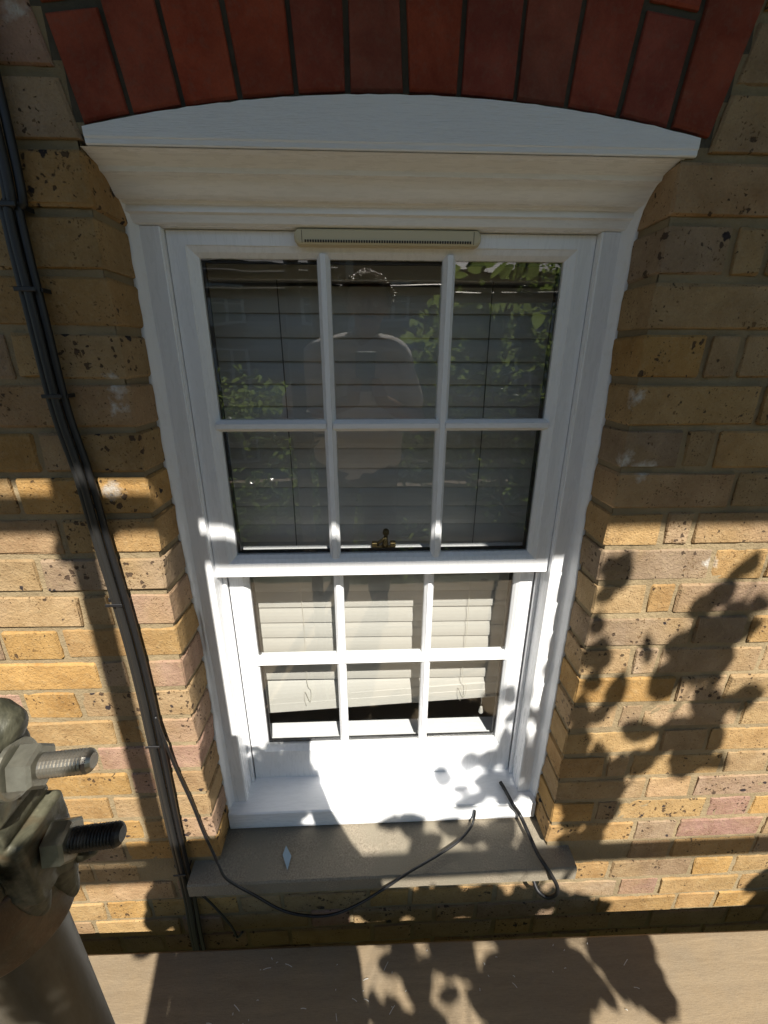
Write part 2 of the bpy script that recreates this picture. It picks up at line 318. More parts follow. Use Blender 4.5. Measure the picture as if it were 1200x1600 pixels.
# shadow-space leaf list (x, z on the wall plane along the sun, length, width, angle) and cable paths, in metres
LEAVES = [(0.448,-0.575,0.075,0.060,1.25),(0.696,-0.568,0.093,0.053,1.12),(0.667,-0.624,0.071,0.055,0.89),(0.636,-0.652,0.067,0.049,0.41),(0.709,-0.677,0.084,0.054,0.54),(0.750,-0.655,0.074,0.049,1.73),(0.727,-0.715,0.088,0.048,0.30),(0.666,-0.714,0.092,0.058,-0.38),(0.619,-0.744,0.100,0.070,0.54),(0.655,-0.803,0.117,0.093,1.34),(0.700,-0.788,0.099,0.068,1.70),(0.606,-0.834,0.105,0.074,0.67),(0.541,-0.758,0.076,0.024,1.92),(0.438,-0.768,0.091,0.072,1.44),(0.496,-0.866,0.111,0.049,1.38),(0.439,-0.837,0.058,0.044,1.08),(0.424,-0.916,0.106,0.054,1.59),(0.469,-0.926,0.065,0.048,0.90),(0.795,-0.893,0.092,0.060,0.57),(0.736,-0.918,0.082,0.068,0.83),(0.736,-1.004,0.152,0.095,1.39),(0.663,-0.980,0.111,0.070,0.44),(0.574,-0.976,0.102,0.059,0.07),(0.714,-1.060,0.116,0.096,0.32),(0.632,-1.036,0.072,0.055,0.71),(0.782,-1.084,0.089,0.060,1.41),(0.432,-1.010,0.135,0.067,1.66),(0.485,-1.060,0.089,0.083,0.69),(0.423,-1.098,0.096,0.062,1.45),(0.466,-1.174,0.140,0.084,1.60),(0.533,-1.155,0.101,0.093,1.05),(0.539,-1.232,0.093,0.085,0.46),(0.470,-1.251,0.100,0.072,1.32),(0.523,-1.324,0.138,0.067,1.56),(0.466,-1.332,0.097,0.067,1.16),(0.594,-1.075,0.089,0.064,0.19),(0.539,-1.103,0.091,0.076,1.33),(0.492,-1.142,0.075,0.089,0.45),(0.411,-1.170,0.087,0.047,1.71),(0.578,-1.641,0.107,0.090,0.51),(0.544,-1.712,0.108,0.125,0.21),(1.077,-1.668,0.210,0.131,1.77),(1.044,-1.536,0.094,0.102,1.50),(0.502,-1.679,0.093,0.121,-0.08),(0.427,-0.564,0.064,0.042,1.56),(0.428,-0.622,0.053,0.040,1.23),(0.423,-0.692,0.063,0.035,1.56),(0.437,-0.832,0.071,0.040,1.25),(0.444,-1.076,0.137,0.060,1.64),(0.429,-0.986,0.104,0.051,1.49),(0.363,-0.837,0.065,0.058,1.22),(0.380,-0.913,0.063,0.042,1.39),(0.372,-1.005,0.140,0.047,1.60),(0.341,-1.062,0.108,0.054,0.43),(0.279,-1.071,0.062,0.049,-0.05),(0.397,-1.077,0.098,0.055,1.68),(0.198,-1.120,0.061,0.051,-0.04),(0.337,-1.154,0.115,0.056,0.15),(0.367,-1.186,0.137,0.042,0.56),(0.255,-1.202,0.125,0.036,0.11),(0.320,-1.132,0.101,0.034,0.24),(0.235,-1.165,0.060,0.027,0.32),(0.026,-1.273,0.101,0.055,1.05),(0.085,-1.277,0.097,0.069,0.47),(0.185,-1.290,0.106,0.054,0.83),(0.236,-1.312,0.100,0.058,-0.04),(0.312,-1.314,0.122,0.064,0.42),(0.108,-1.341,0.103,0.051,0.13),(0.349,-1.360,0.105,0.027,0.74),(0.271,-1.365,0.057,0.030,1.01),(0.392,-1.387,0.103,0.051,0.72),(0.436,-1.381,0.080,0.044,0.92),(0.056,-1.381,0.068,0.031,0.29),(0.158,-1.386,0.083,0.032,0.13),(-0.123,-1.685,0.061,0.051,1.83),(-0.155,-1.756,0.061,0.044,0.23),(-0.079,-1.737,0.046,0.028,1.37),(0.475,-1.669,0.067,0.063,1.73),(0.411,-1.686,0.080,0.064,1.19),(0.151,-1.837,0.051,0.056,2.24),(0.381,-1.680,0.056,0.062,1.58),(0.357,-1.701,0.063,0.042,1.18),(0.280,-1.848,0.060,0.025,0.24),(0.212,-1.699,0.063,0.030,0.43),(-0.042,-1.875,0.069,0.031,3.01),(0.120,-1.823,0.039,0.044,2.02),(0.287,-1.873,0.063,0.021,0.28),(-0.023,-1.672,0.066,0.038,-0.04),(0.218,-1.751,0.057,0.043,1.06),(0.032,-1.777,0.072,0.031,3.03),(0.343,-1.675,0.071,0.054,1.32),(-0.056,-1.869,0.050,0.028,2.93),(0.344,-1.759,0.046,0.047,2.27),(-0.078,-1.828,0.073,0.038,0.04),(0.035,-1.805,0.072,0.039,2.90),(0.156,-1.743,0.067,0.027,0.14),(-0.057,-1.817,0.080,0.031,0.07),(0.340,-1.801,0.048,0.039,1.36),(0.275,-1.782,0.058,0.033,2.86),(0.323,-1.704,0.061,0.066,1.55),(0.300,-1.697,0.056,0.042,2.58),(0.346,-1.784,0.062,0.044,0.96),(0.177,-1.787,0.066,0.024,0.54),(0.210,-1.865,0.042,0.043,2.38),(0.191,-1.823,0.050,0.046,2.04),(0.016,-1.776,0.074,0.042,0.64),(0.307,-1.825,0.053,0.035,1.20),(-0.010,-1.815,0.046,0.046,1.92),(0.274,-1.756,0.057,0.054,2.54),(0.023,-1.852,0.071,0.038,3.04),(0.328,-1.798,0.051,0.040,2.58),(0.324,-1.788,0.050,0.057,2.06),(-0.051,-1.835,0.053,0.041,1.02),(0.149,-1.844,0.068,0.035,0.02),(-0.039,-1.764,0.056,0.041,2.09),(0.229,-1.677,0.076,0.035,0.09),(0.053,-1.806,0.062,0.034,2.84),(0.097,-1.669,0.066,0.042,1.40),(0.037,-1.798,0.069,0.052,0.97),(0.247,-1.821,0.044,0.035,1.45),(0.108,-1.877,0.069,0.040,0.70),(-0.070,-1.790,0.052,0.038,1.89),(0.316,-1.765,0.075,0.027,0.55),(0.354,-1.767,0.064,0.067,1.37),(-0.023,-1.875,0.055,0.031,0.67),(0.345,-1.793,0.068,0.027,0.22),(0.179,-1.774,0.049,0.044,2.56),(-0.014,-1.867,0.066,0.030,0.54),(-0.068,-1.875,0.041,0.035,1.22),(0.174,-1.809,0.053,0.041,2.31),(0.022,-1.787,0.048,0.036,1.39),(0.064,-1.868,0.073,0.034,-0.01),(0.255,-1.774,0.051,0.052,1.62),(0.076,-1.867,0.049,0.032,2.71),(0.252,-1.832,0.045,0.039,2.37),(0.358,-1.709,0.068,0.045,1.04),(0.234,-1.851,0.045,0.038,2.11),(0.280,-1.892,0.051,0.035,2.64),(-0.022,-1.810,0.080,0.039,0.26),(-0.006,-1.864,0.043,0.031,0.95),(-0.048,-1.803,0.045,0.025,0.90),(0.131,-1.836,0.065,0.037,0.93),(0.024,-1.802,0.059,0.043,0.84),(-0.099,-1.817,0.041,0.035,1.39),(0.302,-1.804,0.055,0.042,1.22),(-0.013,-1.832,0.063,0.026,0.48),(0.040,-1.831,0.039,0.038,1.92),(-0.085,-1.811,0.039,0.028,1.75),(-0.027,-1.856,0.050,0.033,2.54),(0.306,-1.832,0.054,0.027,3.03),(0.163,-1.853,0.051,0.028,0.70),(0.267,-1.775,0.059,0.054,1.43),(0.130,-1.836,0.062,0.024,0.03),(0.007,-1.666,0.072,0.055,2.32),(0.285,-1.818,0.069,0.028,0.17),(0.341,-1.711,0.074,0.027,0.32),(0.332,-1.764,0.057,0.063,1.75),(0.070,-1.873,0.050,0.026,0.57),(0.176,-1.836,0.055,0.023,0.01),(0.020,-1.677,0.068,0.046,0.87),(0.031,-1.773,0.046,0.043,2.18),(0.192,-1.772,0.086,0.032,0.10),(0.258,-1.770,0.053,0.031,3.07),(0.305,-1.791,0.091,0.028,0.45),(0.090,-1.738,0.054,0.025,3.02),(-0.033,-1.780,0.065,0.030,0.16),(0.060,-1.686,0.060,0.057,1.63),(0.321,-1.726,0.052,0.034,1.02),(0.162,-1.758,0.065,0.047,2.86),(0.290,-1.749,0.066,0.021,0.47),(-0.074,-1.760,0.071,0.031,0.10),(0.264,-1.680,0.068,0.031,0.78),(-0.067,-1.758,0.048,0.043,1.57),(0.284,-1.825,0.067,0.043,0.88),(0.247,-1.823,0.053,0.059,1.98),(-0.011,-1.844,0.061,0.023,0.10),(-0.098,-1.831,0.065,0.024,0.07),(0.198,-1.724,0.072,0.033,0.69),(0.244,-1.838,0.058,0.022,0.31),(0.221,-1.777,0.088,0.041,0.22),(0.005,-1.864,0.048,0.035,1.04),(0.197,-1.877,0.042,0.049,1.50),(-0.083,-1.841,0.060,0.023,3.05),(0.079,-1.861,0.059,0.025,0.54),(-0.026,-1.792,0.061,0.034,0.52),(0.266,-1.817,0.048,0.035,2.58),(0.179,-1.869,0.053,0.029,0.61),(0.168,-1.862,0.062,0.039,0.75),(0.190,-1.713,0.069,0.034,0.02),(0.035,-1.878,0.049,0.052,2.12),(0.193,-1.795,0.056,0.048,1.50),(0.199,-1.793,0.064,0.023,0.15),(0.044,-1.798,0.072,0.041,0.65),(0.348,-1.742,0.054,0.046,2.15),(0.153,-1.879,0.058,0.047,2.65),(0.216,-1.813,0.049,0.034,2.81),(-0.032,-1.874,0.062,0.027,-0.04),(0.295,-1.817,0.041,0.037,1.87),(0.123,-1.831,0.064,0.031,0.41),(-0.045,-1.806,0.074,0.030,0.10),(0.119,-1.853,0.064,0.045,0.89),(0.008,-1.803,0.080,0.033,0.03),(-0.065,-1.790,0.069,0.029,0.40),(0.148,-1.818,0.073,0.036,0.09),(0.083,-1.853,0.063,0.041,2.69),(0.145,-1.873,0.044,0.035,2.66),(0.231,-1.853,0.065,0.044,2.99),(0.133,-1.880,0.052,0.018,0.09),(0.281,-1.690,0.075,0.037,0.77),(-0.066,-1.797,0.048,0.041,1.33),(0.280,-1.882,0.032,0.038,2.08),(0.049,-1.689,0.058,0.044,2.22),(0.328,-1.767,0.043,0.045,1.87),(0.243,-1.807,0.048,0.036,2.64),(0.243,-1.686,0.062,0.033,1.06),(0.338,-1.804,0.069,0.035,0.16),(0.028,-1.845,0.044,0.029,0.78),(-0.040,-1.874,0.060,0.025,0.14),(-0.014,-1.871,0.067,0.029,0.07),(0.046,-1.840,0.056,0.035,2.85),(0.171,-1.816,0.038,0.027,2.35),(0.050,-1.858,0.063,0.046,0.81),(0.347,-1.711,0.077,0.048,3.02),(0.237,-1.699,0.066,0.031,0.14),(0.034,-1.863,0.073,0.029,-0.00),(0.221,-1.883,0.069,0.023,0.42),(0.263,-1.880,0.044,0.024,0.82),(-0.007,-1.833,0.061,0.030,0.29),(0.087,-1.879,0.070,0.023,0.19),(0.353,-1.609,0.117,0.044,1.83),(0.533,-1.595,0.129,0.044,1.82),(0.397,-1.562,0.075,0.081,-0.03),(0.267,-1.533,0.071,0.066,0.03),(0.549,-1.755,0.084,0.064,2.75),(0.218,-1.714,0.093,0.066,2.36),(0.071,-1.582,0.089,0.070,0.87),(0.242,-1.536,0.065,0.056,0.63),(0.535,-1.599,0.104,0.057,2.20),(0.342,-1.581,0.106,0.054,1.55),(0.492,-1.578,0.096,0.039,2.19),(0.019,-1.627,0.101,0.045,1.80),(0.332,-1.575,0.089,0.076,0.25),(0.370,-1.552,0.096,0.039,1.98),(0.506,-1.693,0.085,0.061,2.44),(0.114,-1.567,0.090,0.077,0.37),(0.187,-1.536,0.110,0.050,1.93),(0.091,-1.541,0.114,0.052,1.49),(0.325,-1.721,0.111,0.039,1.65),(0.055,-1.562,0.091,0.068,1.05),(0.352,-1.664,0.132,0.063,2.22),(0.178,-1.541,0.124,0.056,1.79),(0.025,-1.709,0.109,0.061,2.03),(0.140,-1.598,0.070,0.059,0.25),(0.395,-1.619,0.118,0.063,1.24),(0.271,-1.547,0.072,0.064,0.06),(0.307,-1.587,0.069,0.061,2.76),(0.528,-1.640,0.064,0.074,0.52),(0.288,-1.545,0.138,0.062,1.53),(0.147,-1.629,0.108,0.082,0.89),(0.508,-1.610,0.089,0.089,0.64),(0.516,-1.663,0.118,0.054,2.20),(0.137,-1.611,0.089,0.086,0.59),(0.110,-1.655,0.084,0.072,3.05),(0.069,-1.545,0.095,0.039,1.83),(0.469,-1.574,0.134,0.042,1.87),(0.134,-1.587,0.064,0.065,0.53),(0.234,-1.727,0.096,0.057,2.16),(0.522,-1.609,0.135,0.067,1.57),(0.281,-1.673,0.088,0.091,0.72),(0.294,-1.625,0.067,0.057,2.94),(0.325,-1.684,0.107,0.065,1.24),(0.459,-1.570,0.089,0.038,2.25),(0.262,-1.631,0.087,0.055,2.20),(0.352,-1.705,0.105,0.082,2.45),(0.510,-1.753,0.102,0.048,1.38),(0.051,-1.583,0.062,0.055,-0.06),(0.231,-1.583,0.090,0.076,0.73),(0.548,-1.736,0.134,0.057,1.54),(0.246,-1.607,0.085,0.048,2.21),(0.394,-1.714,0.105,0.088,2.51),(0.523,-1.711,0.126,0.054,2.01),(0.500,-1.692,0.108,0.057,1.34),(0.136,-1.656,0.140,0.046,1.68),(0.193,-1.549,0.073,0.052,0.65),(0.227,-1.544,0.062,0.058,2.87),(0.290,-1.562,0.094,0.061,2.37),(0.122,-1.575,0.136,0.044,1.68),(0.119,-1.651,0.116,0.052,2.08),(0.219,-1.587,0.118,0.079,1.21),(0.367,-1.559,0.120,0.041,1.96),(0.517,-1.676,0.103,0.042,1.66),(0.237,-1.554,0.067,0.066,0.28),(0.367,-1.582,0.092,0.049,1.23),(0.514,-1.603,0.070,0.058,2.82),(0.044,-1.578,0.103,0.045,1.51),(0.152,-1.571,0.121,0.065,1.29),(0.366,-1.659,0.077,0.073,0.60),(0.335,-1.652,0.100,0.049,2.14),(0.431,-1.728,0.108,0.035,1.93),(0.155,-1.651,0.068,0.059,0.71),(0.257,-1.589,0.093,0.062,2.57),(0.139,-1.643,0.119,0.051,1.53),(0.150,-1.525,0.103,0.078,1.00),(0.276,-1.645,0.108,0.073,2.23),(0.164,-1.586,0.085,0.066,2.76),(0.565,-1.712,0.069,0.073,0.09),(0.062,-1.549,0.112,0.071,1.00),(0.032,-1.530,0.095,0.093,2.70),(0.142,-1.530,0.100,0.044,1.60),(0.511,-1.659,0.096,0.069,1.21),(0.244,-1.549,0.089,0.041,1.37),(0.536,-1.647,0.148,0.060,1.90),(0.174,-1.598,0.085,0.067,2.45),(0.435,-1.598,0.106,0.032,1.86),(0.161,-1.564,0.104,0.044,1.79),(0.154,-1.667,0.070,0.080,0.52),(0.331,-1.676,0.104,0.079,2.52),(0.352,-1.675,0.104,0.037,1.61),(0.293,-1.548,0.129,0.050,1.61),(0.338,-1.666,0.116,0.043,1.61),(0.335,-1.664,0.109,0.040,1.78),(0.101,-1.535,0.137,0.044,1.60),(0.154,-1.525,0.099,0.040,1.41),(0.121,-1.572,0.111,0.074,1.04),(0.490,-1.170,0.089,0.045,2.22),(0.492,-1.185,0.125,0.062,1.98),(0.433,-1.173,0.115,0.049,2.12),(0.481,-1.204,0.090,0.074,2.79),(0.532,-1.232,0.126,0.046,1.99),(0.490,-1.065,0.112,0.047,1.73),(0.507,-1.233,0.096,0.075,2.84),(0.489,-1.192,0.131,0.057,2.20),(0.688,-0.763,0.096,0.049,1.94),(0.737,-1.012,0.088,0.036,2.08),(0.735,-1.046,0.081,0.085,0.23),(0.697,-1.029,0.101,0.077,1.38),(0.705,-0.900,0.091,0.057,2.67),(0.738,-1.051,0.106,0.044,2.16),(0.642,-0.751,0.098,0.047,1.82),(0.701,-0.820,0.060,0.057,1.01),(0.322,-1.838,0.081,0.035,0.59),(0.295,-1.809,0.057,0.019,0.27),(0.270,-1.863,0.082,0.030,0.44),(0.278,-1.845,0.050,0.034,1.13),(0.315,-1.777,0.074,0.037,0.87),(0.333,-1.836,0.069,0.041,2.96)]
CABLE = [(-0.496, -0.016, 0.091), (-0.507, -0.016, -0.005), (-0.508, -0.016, -0.139), (-0.508, -0.016, -0.266), (-0.499, -0.016, -0.368), (-0.495, -0.016, -0.494), (-0.487, -0.016, -0.672), (-0.485, -0.016, -0.815), (-0.487, -0.016, -0.986), (-0.492, -0.016, -1.204), (-0.495, -0.016, -1.461), (-0.503, -0.016, -1.678)]
THIN = [(-0.47, -0.022, -0.875), (-0.464, -0.02, -0.947), (-0.459, -0.012, -1.03), (-0.441, -0.012, -1.14), (-0.429, -0.012, -1.236), (-0.412, -0.02, -1.296), (-0.391, -0.045, -1.301), (-0.371, -0.058, -1.33), (-0.31, -0.062, -1.388), (-0.253, -0.066, -1.438), (-0.193, -0.068, -1.461), (-0.131, -0.068, -1.461), (-0.068, -0.066, -1.43), (-0.006, -0.06, -1.387), (0.056, -0.046, -1.353), (0.123, -0.017, -1.351), (0.185, 0.014, -1.349), (0.225, 0.045, -1.345), (0.237, 0.06, -1.332), (0.239, 0.064, -1.311)]
LOOP = [(0.32, 0.119, -1.281), (0.328, 0.096, -1.285), (0.337, 0.059, -1.288), (0.358, 0.06, -1.324), (0.368, 0.022, -1.336), (0.377, -0.017, -1.347), (0.386, -0.044, -1.35), (0.401, -0.058, -1.369), (0.417, -0.064, -1.401), (0.42, -0.062, -1.434), (0.404, -0.054, -1.461), (0.384, -0.044, -1.453), (0.377, -0.03, -1.44), (0.376, -0.02, -1.43)]
STUB = [(-0.473, -0.006, -1.469), (-0.449, -0.008, -1.511), (-0.429, -0.01, -1.551), (-0.407, -0.012, -1.604), (-0.396, -0.014, -1.646), (-0.377, -0.02, -1.612)]
# ------------------------------------------------------------------ setting: ground, room behind the window
GZ = -4.8
mb = MB(); mb.add([(-300,-300,GZ),(300,-300,GZ),(300,300,GZ),(-300,300,GZ)], [(0,1,2,3)]); struct(mb.build('ground', M['ground']))
mb = MB()
mb.box(-1.6, 1.6, 3.2, 3.3, -2.2, 0.7); mb.box(-1.7, -1.6, 0.30, 3.3, -2.2, 0.7); mb.box(1.6, 1.7, 0.30, 3.3, -2.2, 0.7)
mb.box(-1.7, 1.7, 0.25, 3.3, 0.7, 0.8); mb.box(-1.7, 1.7, 0.25, 3.3, -2.3, -2.2)
struct(mb.build('room_interior', M['room']))
mb = MB()
mb.box(-0.46, -0.372, 0.20, 0.33, -1.5, 0.2); mb.box(0.372, 0.46, 0.20, 0.33, -1.5, 0.2); mb.box(-0.46, 0.46, 0.20, 0.33, 0.03, 0.2)
struct(mb.build('inner_reveal_wall', M['room']))

# ------------------------------------------------------------------ brick wall
W2 = 0.4075; CH = 0.075
def zarch(x): return 0.1365 - 0.23 * (x - 0.02) ** 2
wall = thing('brick_wall', 'weathered yellow stock brick wall with a red brick arch over the white window', 'brick wall', (0, 0, GZ))
# mortar: relief sheet on the front, plain core behind
mb = MB(); st = 0.0125; X0, X1, Z0, Z1 = -1.35, 1.35, -2.15, 0.50
dark = []; nx = int((X1-X0)/st); nzc = int((Z1-Z0)/st); ids = {}
def mort(ix, iz):
    k = (ix, iz)
    if k not in ids:
        x = X0+ix*st; z = Z0+iz*st
        y = 0.0036 + 0.0018*nz(x, z, 2.2, 21) + 0.0024*nz(x, z, 7.2, 60) - 0.0016*min(1, max(0, (-0.45 - z)*3))
        ids[k] = len(mb.v); mb.v.append((x, y, z))
    return ids[k]
for ix in range(nx):
    for iz in range(nzc):
        xc = X0+(ix+.5)*st; zc = Z0+(iz+.5)*st
        if abs(xc) < W2+0.002 and -1.375 < zc < zarch(xc)-0.004: continue
        if xc > 0 and xc < 0.43 and 0.076 < zc < zarch(xc)-0.004: continue
        if zc > zarch(xc)-0.004 and zc < 0.34 and -0.405-0.24*(zc-0.10) < xc < 0.448+0.23*(zc-0.10): dark.append(len(mb.f))
        mb.f.append((mort(ix,iz), mort(ix+1,iz), mort(ix+1,iz+1), mort(ix,iz+1)))
for s in (-1, 1):
    xa = s*(W2+0.0045); n0 = len(mb.v); rows = 150
    for k in range(rows):
        z = -1.40 + (1.50)*k/(rows-1)
        for j in range(8):
            y = 0.004 + 0.30*j/7; mb.v.append((xa + s*(0.002*nz(y, z, s, 45)), y, z))
    for k in range(rows-1):
        for j in range(7):
            a = n0+k*8+j; mb.f.append((a, a+1, a+9, a+8))
    mb.box(*( (xa+0.001, 3.0) if s > 0 else (-3.0, xa-0.001) ), 0.012, 0.25, -1.40, 0.05)
mb.box(-3.0, 3.0, 0.012, 0.25, GZ, -1.41); mb.box(-3.0, 3.0, 0.012, 0.25, 0.145, 2.4)
mb.box(-3.0, -0.44, 0.012, 0.25, 0.051, 0.144); mb.box(0.45, 3.0, 0.012, 0.25, 0.051, 0.144)
o = mb.build('mortar', M['mortar'], wall, True, False); o.data.materials.append(M['arch_mortar'])
for k in dark: o.data.polygons[k].material_index = 1

YEL = [(0.47,0.30,0.115),(0.45,0.31,0.14),(0.43,0.30,0.155),(0.49,0.32,0.125),(0.44,0.30,0.14),(0.50,0.295,0.09),(0.41,0.295,0.165),(0.46,0.30,0.14),(0.45,0.275,0.10)]
PINK = [(0.44,0.275,0.17),(0.45,0.265,0.175),(0.43,0.26,0.165)]; BRN = [(0.36,0.245,0.125),(0.38,0.26,0.15)]
def bcol():
    q = R.random(); c = R.choice(YEL if q < 0.88 else (PINK if q < 0.93 else BRN)); g = R.uniform(0.60, 0.80); return (c[0]*g*1.06, c[1]*g*1.08, c[2]*g*1.30, 1)
HB = CH - 0.0115
def brick_mesh(L, k):
    b = MB(); b.box(-L/2, L/2, -0.05, 0.05, -HB/2, HB/2, 0.0030, 0.0016); return b.mesh('brick_%d' % k)
LS, LH, LC = 0.2155, 0.1025, 0.047
VAR = {L: [brick_mesh(L, i) for i in range(6)] for L in (LS, LH, LC)}
for L in VAR:
    for me in VAR[L]: me.materials.append(M['brick'])
bricks = []   # (x centre, z centre, L)
def course_list(i):
    """positions out from each jamb, Flemish bond with queen closers"""
    seq = [LH, LC] + [LS, LH]*12 if i % 2 == 0 else [LS, LH]*12
    out = []; x = 0.0
    for L in seq:
        out.append((x + L/2, L)); x += L + 0.0098
        if x > 2.6: break
    return out
slanted = []
for i in range(-30, 60):
    zc = -CH*(i+0.5); z0 = zc-HB/2; z1 = zc+HB/2
    if z0 < GZ: continue
    sh = {s: R.uniform(-0.006, 0.006) for s in (-1, 1)}
    if i <= -2 and z0 > 0.07 and z1 < 0.36:       # beside the arch: first brick cut on the slant
        for s in (-1, 1):
            e = lambda z: (0.410 + 0.24*(z-0.10)) if s < 0 else (0.452 + 0.23*(z-0.10))
            xs = max(e(z0), e(z1)) + (0.09 if i % 2 else 0.20)
            slanted.append((s, e(z0), e(z1), xs, z0, z1)); x = xs + 0.0098
            for k in range(12):
                L = LS if (k + i) % 2 else LH
                bricks.append((s*(x+L/2), zc, L)); x += L+0.0098
        continue
    if -1.36 < zc < 0.08:
        for s in (-1, 1):
            for xo, L in course_list(i): bricks.append((s*(W2 + xo + (sh[s] if xo > 0.3 else 0)), zc, L))
    else:
        x = -2.9 + (0.0 if i % 2 else 0.165) + R.uniform(-.01, .01); k = 0
        while x < 2.9:
            L = LS if k % 2 else LH; bricks.append((x + L/2, zc, L)); x += L+0.0098; k += 1
# the stone sill's pocket
bricks = [b for b in bricks if not (abs(b[0]) < 0.47 + b[2]/2 - 0.02 and b[1] > -1.41 and b[1] < -1.35)]
def seen(b): return max(0, abs(b[0]) - b[2]/2 - max(0.45, 0.70 - 0.29*(b[1]+0.45))) + max(0, -1.80 - b[1])*2 + max(0, b[1]-0.22)*2
order = sorted(bricks, key=seen); near = order[:286]; far = order[286:]
PAL = {}
for n_, (x, z, L) in enumerate(near):
    me = R.choice(VAR[L]); o = bpy.data.objects.new('brick', me); col.objects.link(o); o.parent = wall; o.matrix_parent_inverse = inv(wall)
    o.location = (x, 0.0490 + R.uniform(-0.0018, 0.0014), z + R.uniform(-0.0012, 0.0012))
    o.rotation_euler = (R.uniform(-.012,.012), R.choice((0, math.pi)) + R.uniform(-.007,.007), R.uniform(-.008,.008))
    o.color = bcol()
    if x < -W2 and x > -0.60 and z < -0.55 and R.random() < 0.35: c = R.choice(PINK); o.color = (c[0]*.76, c[1]*.82, c[2]*.92, 1)
mb = MB()
for x, z, L in far: mb.box(x-L/2, x+L/2, -0.0005+R.uniform(-.002,.002), 0.03, z-HB/2, z+HB/2)
o = mb.build('distant_bricks', M['brick'], wall); o['kind'] = 'stuff'; o.color = (0.30, 0.20, 0.085, 1)
def slab(pts, y0, y1, b=0.003):
    """prism from a quad in (x, z) with chamfered front edge"""
    q = MB(); cx = sum(p[0] for p in pts)/4; cz = sum(p[1] for p in pts)/4
    def ins(p, d): v = Vector((cx-p[0], cz-p[1])); v.normalize(); return (p[0]+v.x*d, p[1]+v.y*d)
    f = [ins(p, b*1.3) for p in pts]
    q.add([(p[0], y0+R.uniform(-.0006,.0006), p[1]) for p in f] + [(p[0], y0+b, p[1]) for p in pts] + [(p[0], y1, p[1]) for p in pts],
          [(0,1,2,3)] + [(i, (i+1)%4, 4+(i+1)%4, 4+i) for i in range(4)] + [(4+i, 4+(i+1)%4, 8+(i+1)%4, 8+i) for i in range(4)] + [(8,9,10,11)]); return q
def centred(q, name, mat, parent):
    c = Vector((sum(v[0] for v in q.v), sum(v[1] for v in q.v), sum(v[2] for v in q.v)))/len(q.v)
    q.v = [tuple(Vector(v)-c) for v in q.v]; o = q.build(name, mat, parent); o.location = c; return o
for s, e0, e1, xs, z0, z1 in slanted:
    o = centred(slab([(s*e0, z0), (s*xs, z0), (s*xs, z1), (s*e1, z1)], R.uniform(-.002,.001), 0.1), 'brick', M['brick'], wall); o.color = bcol()
# red arch
JB = [-.398,-.336,-.268,-.194,-.121,-.053,.023,.093,.168,.238,.310,.384,.441]; JT = [-.425,-.356,-.285,-.207,-.127,-.054,.017,.095,.171,.246,.324,.398,.473]
def jx(k, z): t_ = (z - zarch(JB[k]))/(0.225 - zarch(JB[k])); return JB[k] + (JT[k]-JB[k])*t_
REDS = [(0.27,0.066,0.040),(0.30,0.075,0.042),(0.24,0.062,0.042),(0.27,0.085,0.055),(0.32,0.07,0.034)]
for k in range(12):
    g = [R.uniform(0.0022, 0.0045) for _ in range(2)]
    if k in (0, 11): g[0 if k == 0 else 1] = 0.0
    za = zarch(JB[k]) + 0.002; zb = zarch(JB[k+1]) + 0.002; zt = 0.335
    segs = [(za, zb, zt-0.02*abs(k-5.5)/6, zt-0.02*abs(k-5.5)/6)]
    if k in (10, 3): sp = 0.222 if k == 10 else 0.245; segs = [(za, zb, sp+.004, sp-.004), (sp+.013, sp+.005, zt, zt)]
    if k == 0: segs = [(za, zb, .205, .212), (.216, .223, zt, zt)]
    for a, b_, c_, d_ in segs:
        p = [(jx(k, a)+g[0], a), (jx(k+1, b_)-g[1], b_), (jx(k+1, d_)-g[1], d_), (jx(k, c_)+g[0], c_)]
        o = centred(slab(p, -0.002+R.uniform(-.002,.002), 0.10, 0.0025), 'arch_brick', M['red'], wall); c = R.choice(REDS); gg = R.uniform(.85, 1.1); o.color = (c[0]*gg, c[1]*gg, c[2]*gg, 1)
        if k == 0: o['label'] = 'red brick at the springing of the arch'

# ------------------------------------------------------------------ stone sill
mb = MB(); n0 = 0
prof = [(-0.050,-1.366),(-0.046,-1.362),(0.10,-1.356),(0.10,-1.41),(-0.046,-1.406),(-0.050,-1.402)]
NS = 40
for k in range(NS+1):
    x = -0.472 + 0.940*k/NS
    for y, z in prof: mb.v.append((x, y + 0.0012*nz(x, z, y, 30), z + 0.0012*nz(x, y, 3, 25)))
for k in range(NS):
    for j in range(6): a = k*6+j; b = k*6+(j+1)%6; mb.f.append((a, b, b+6, a+6))
mb.f.append(tuple(range(6))); mb.f.append(tuple(range(NS*6, NS*6+6))[::-1])
tag(mb.build('stone_sill', M['stone']), 'brownish concrete sill slab projecting below the white window', 'window sill')

# ------------------------------------------------------------------ sash window
win = thing('sash_window', 'white painted timber sash window with two six-pane sashes set in the brick wall', 'window', (0, 0.1, -1.36))
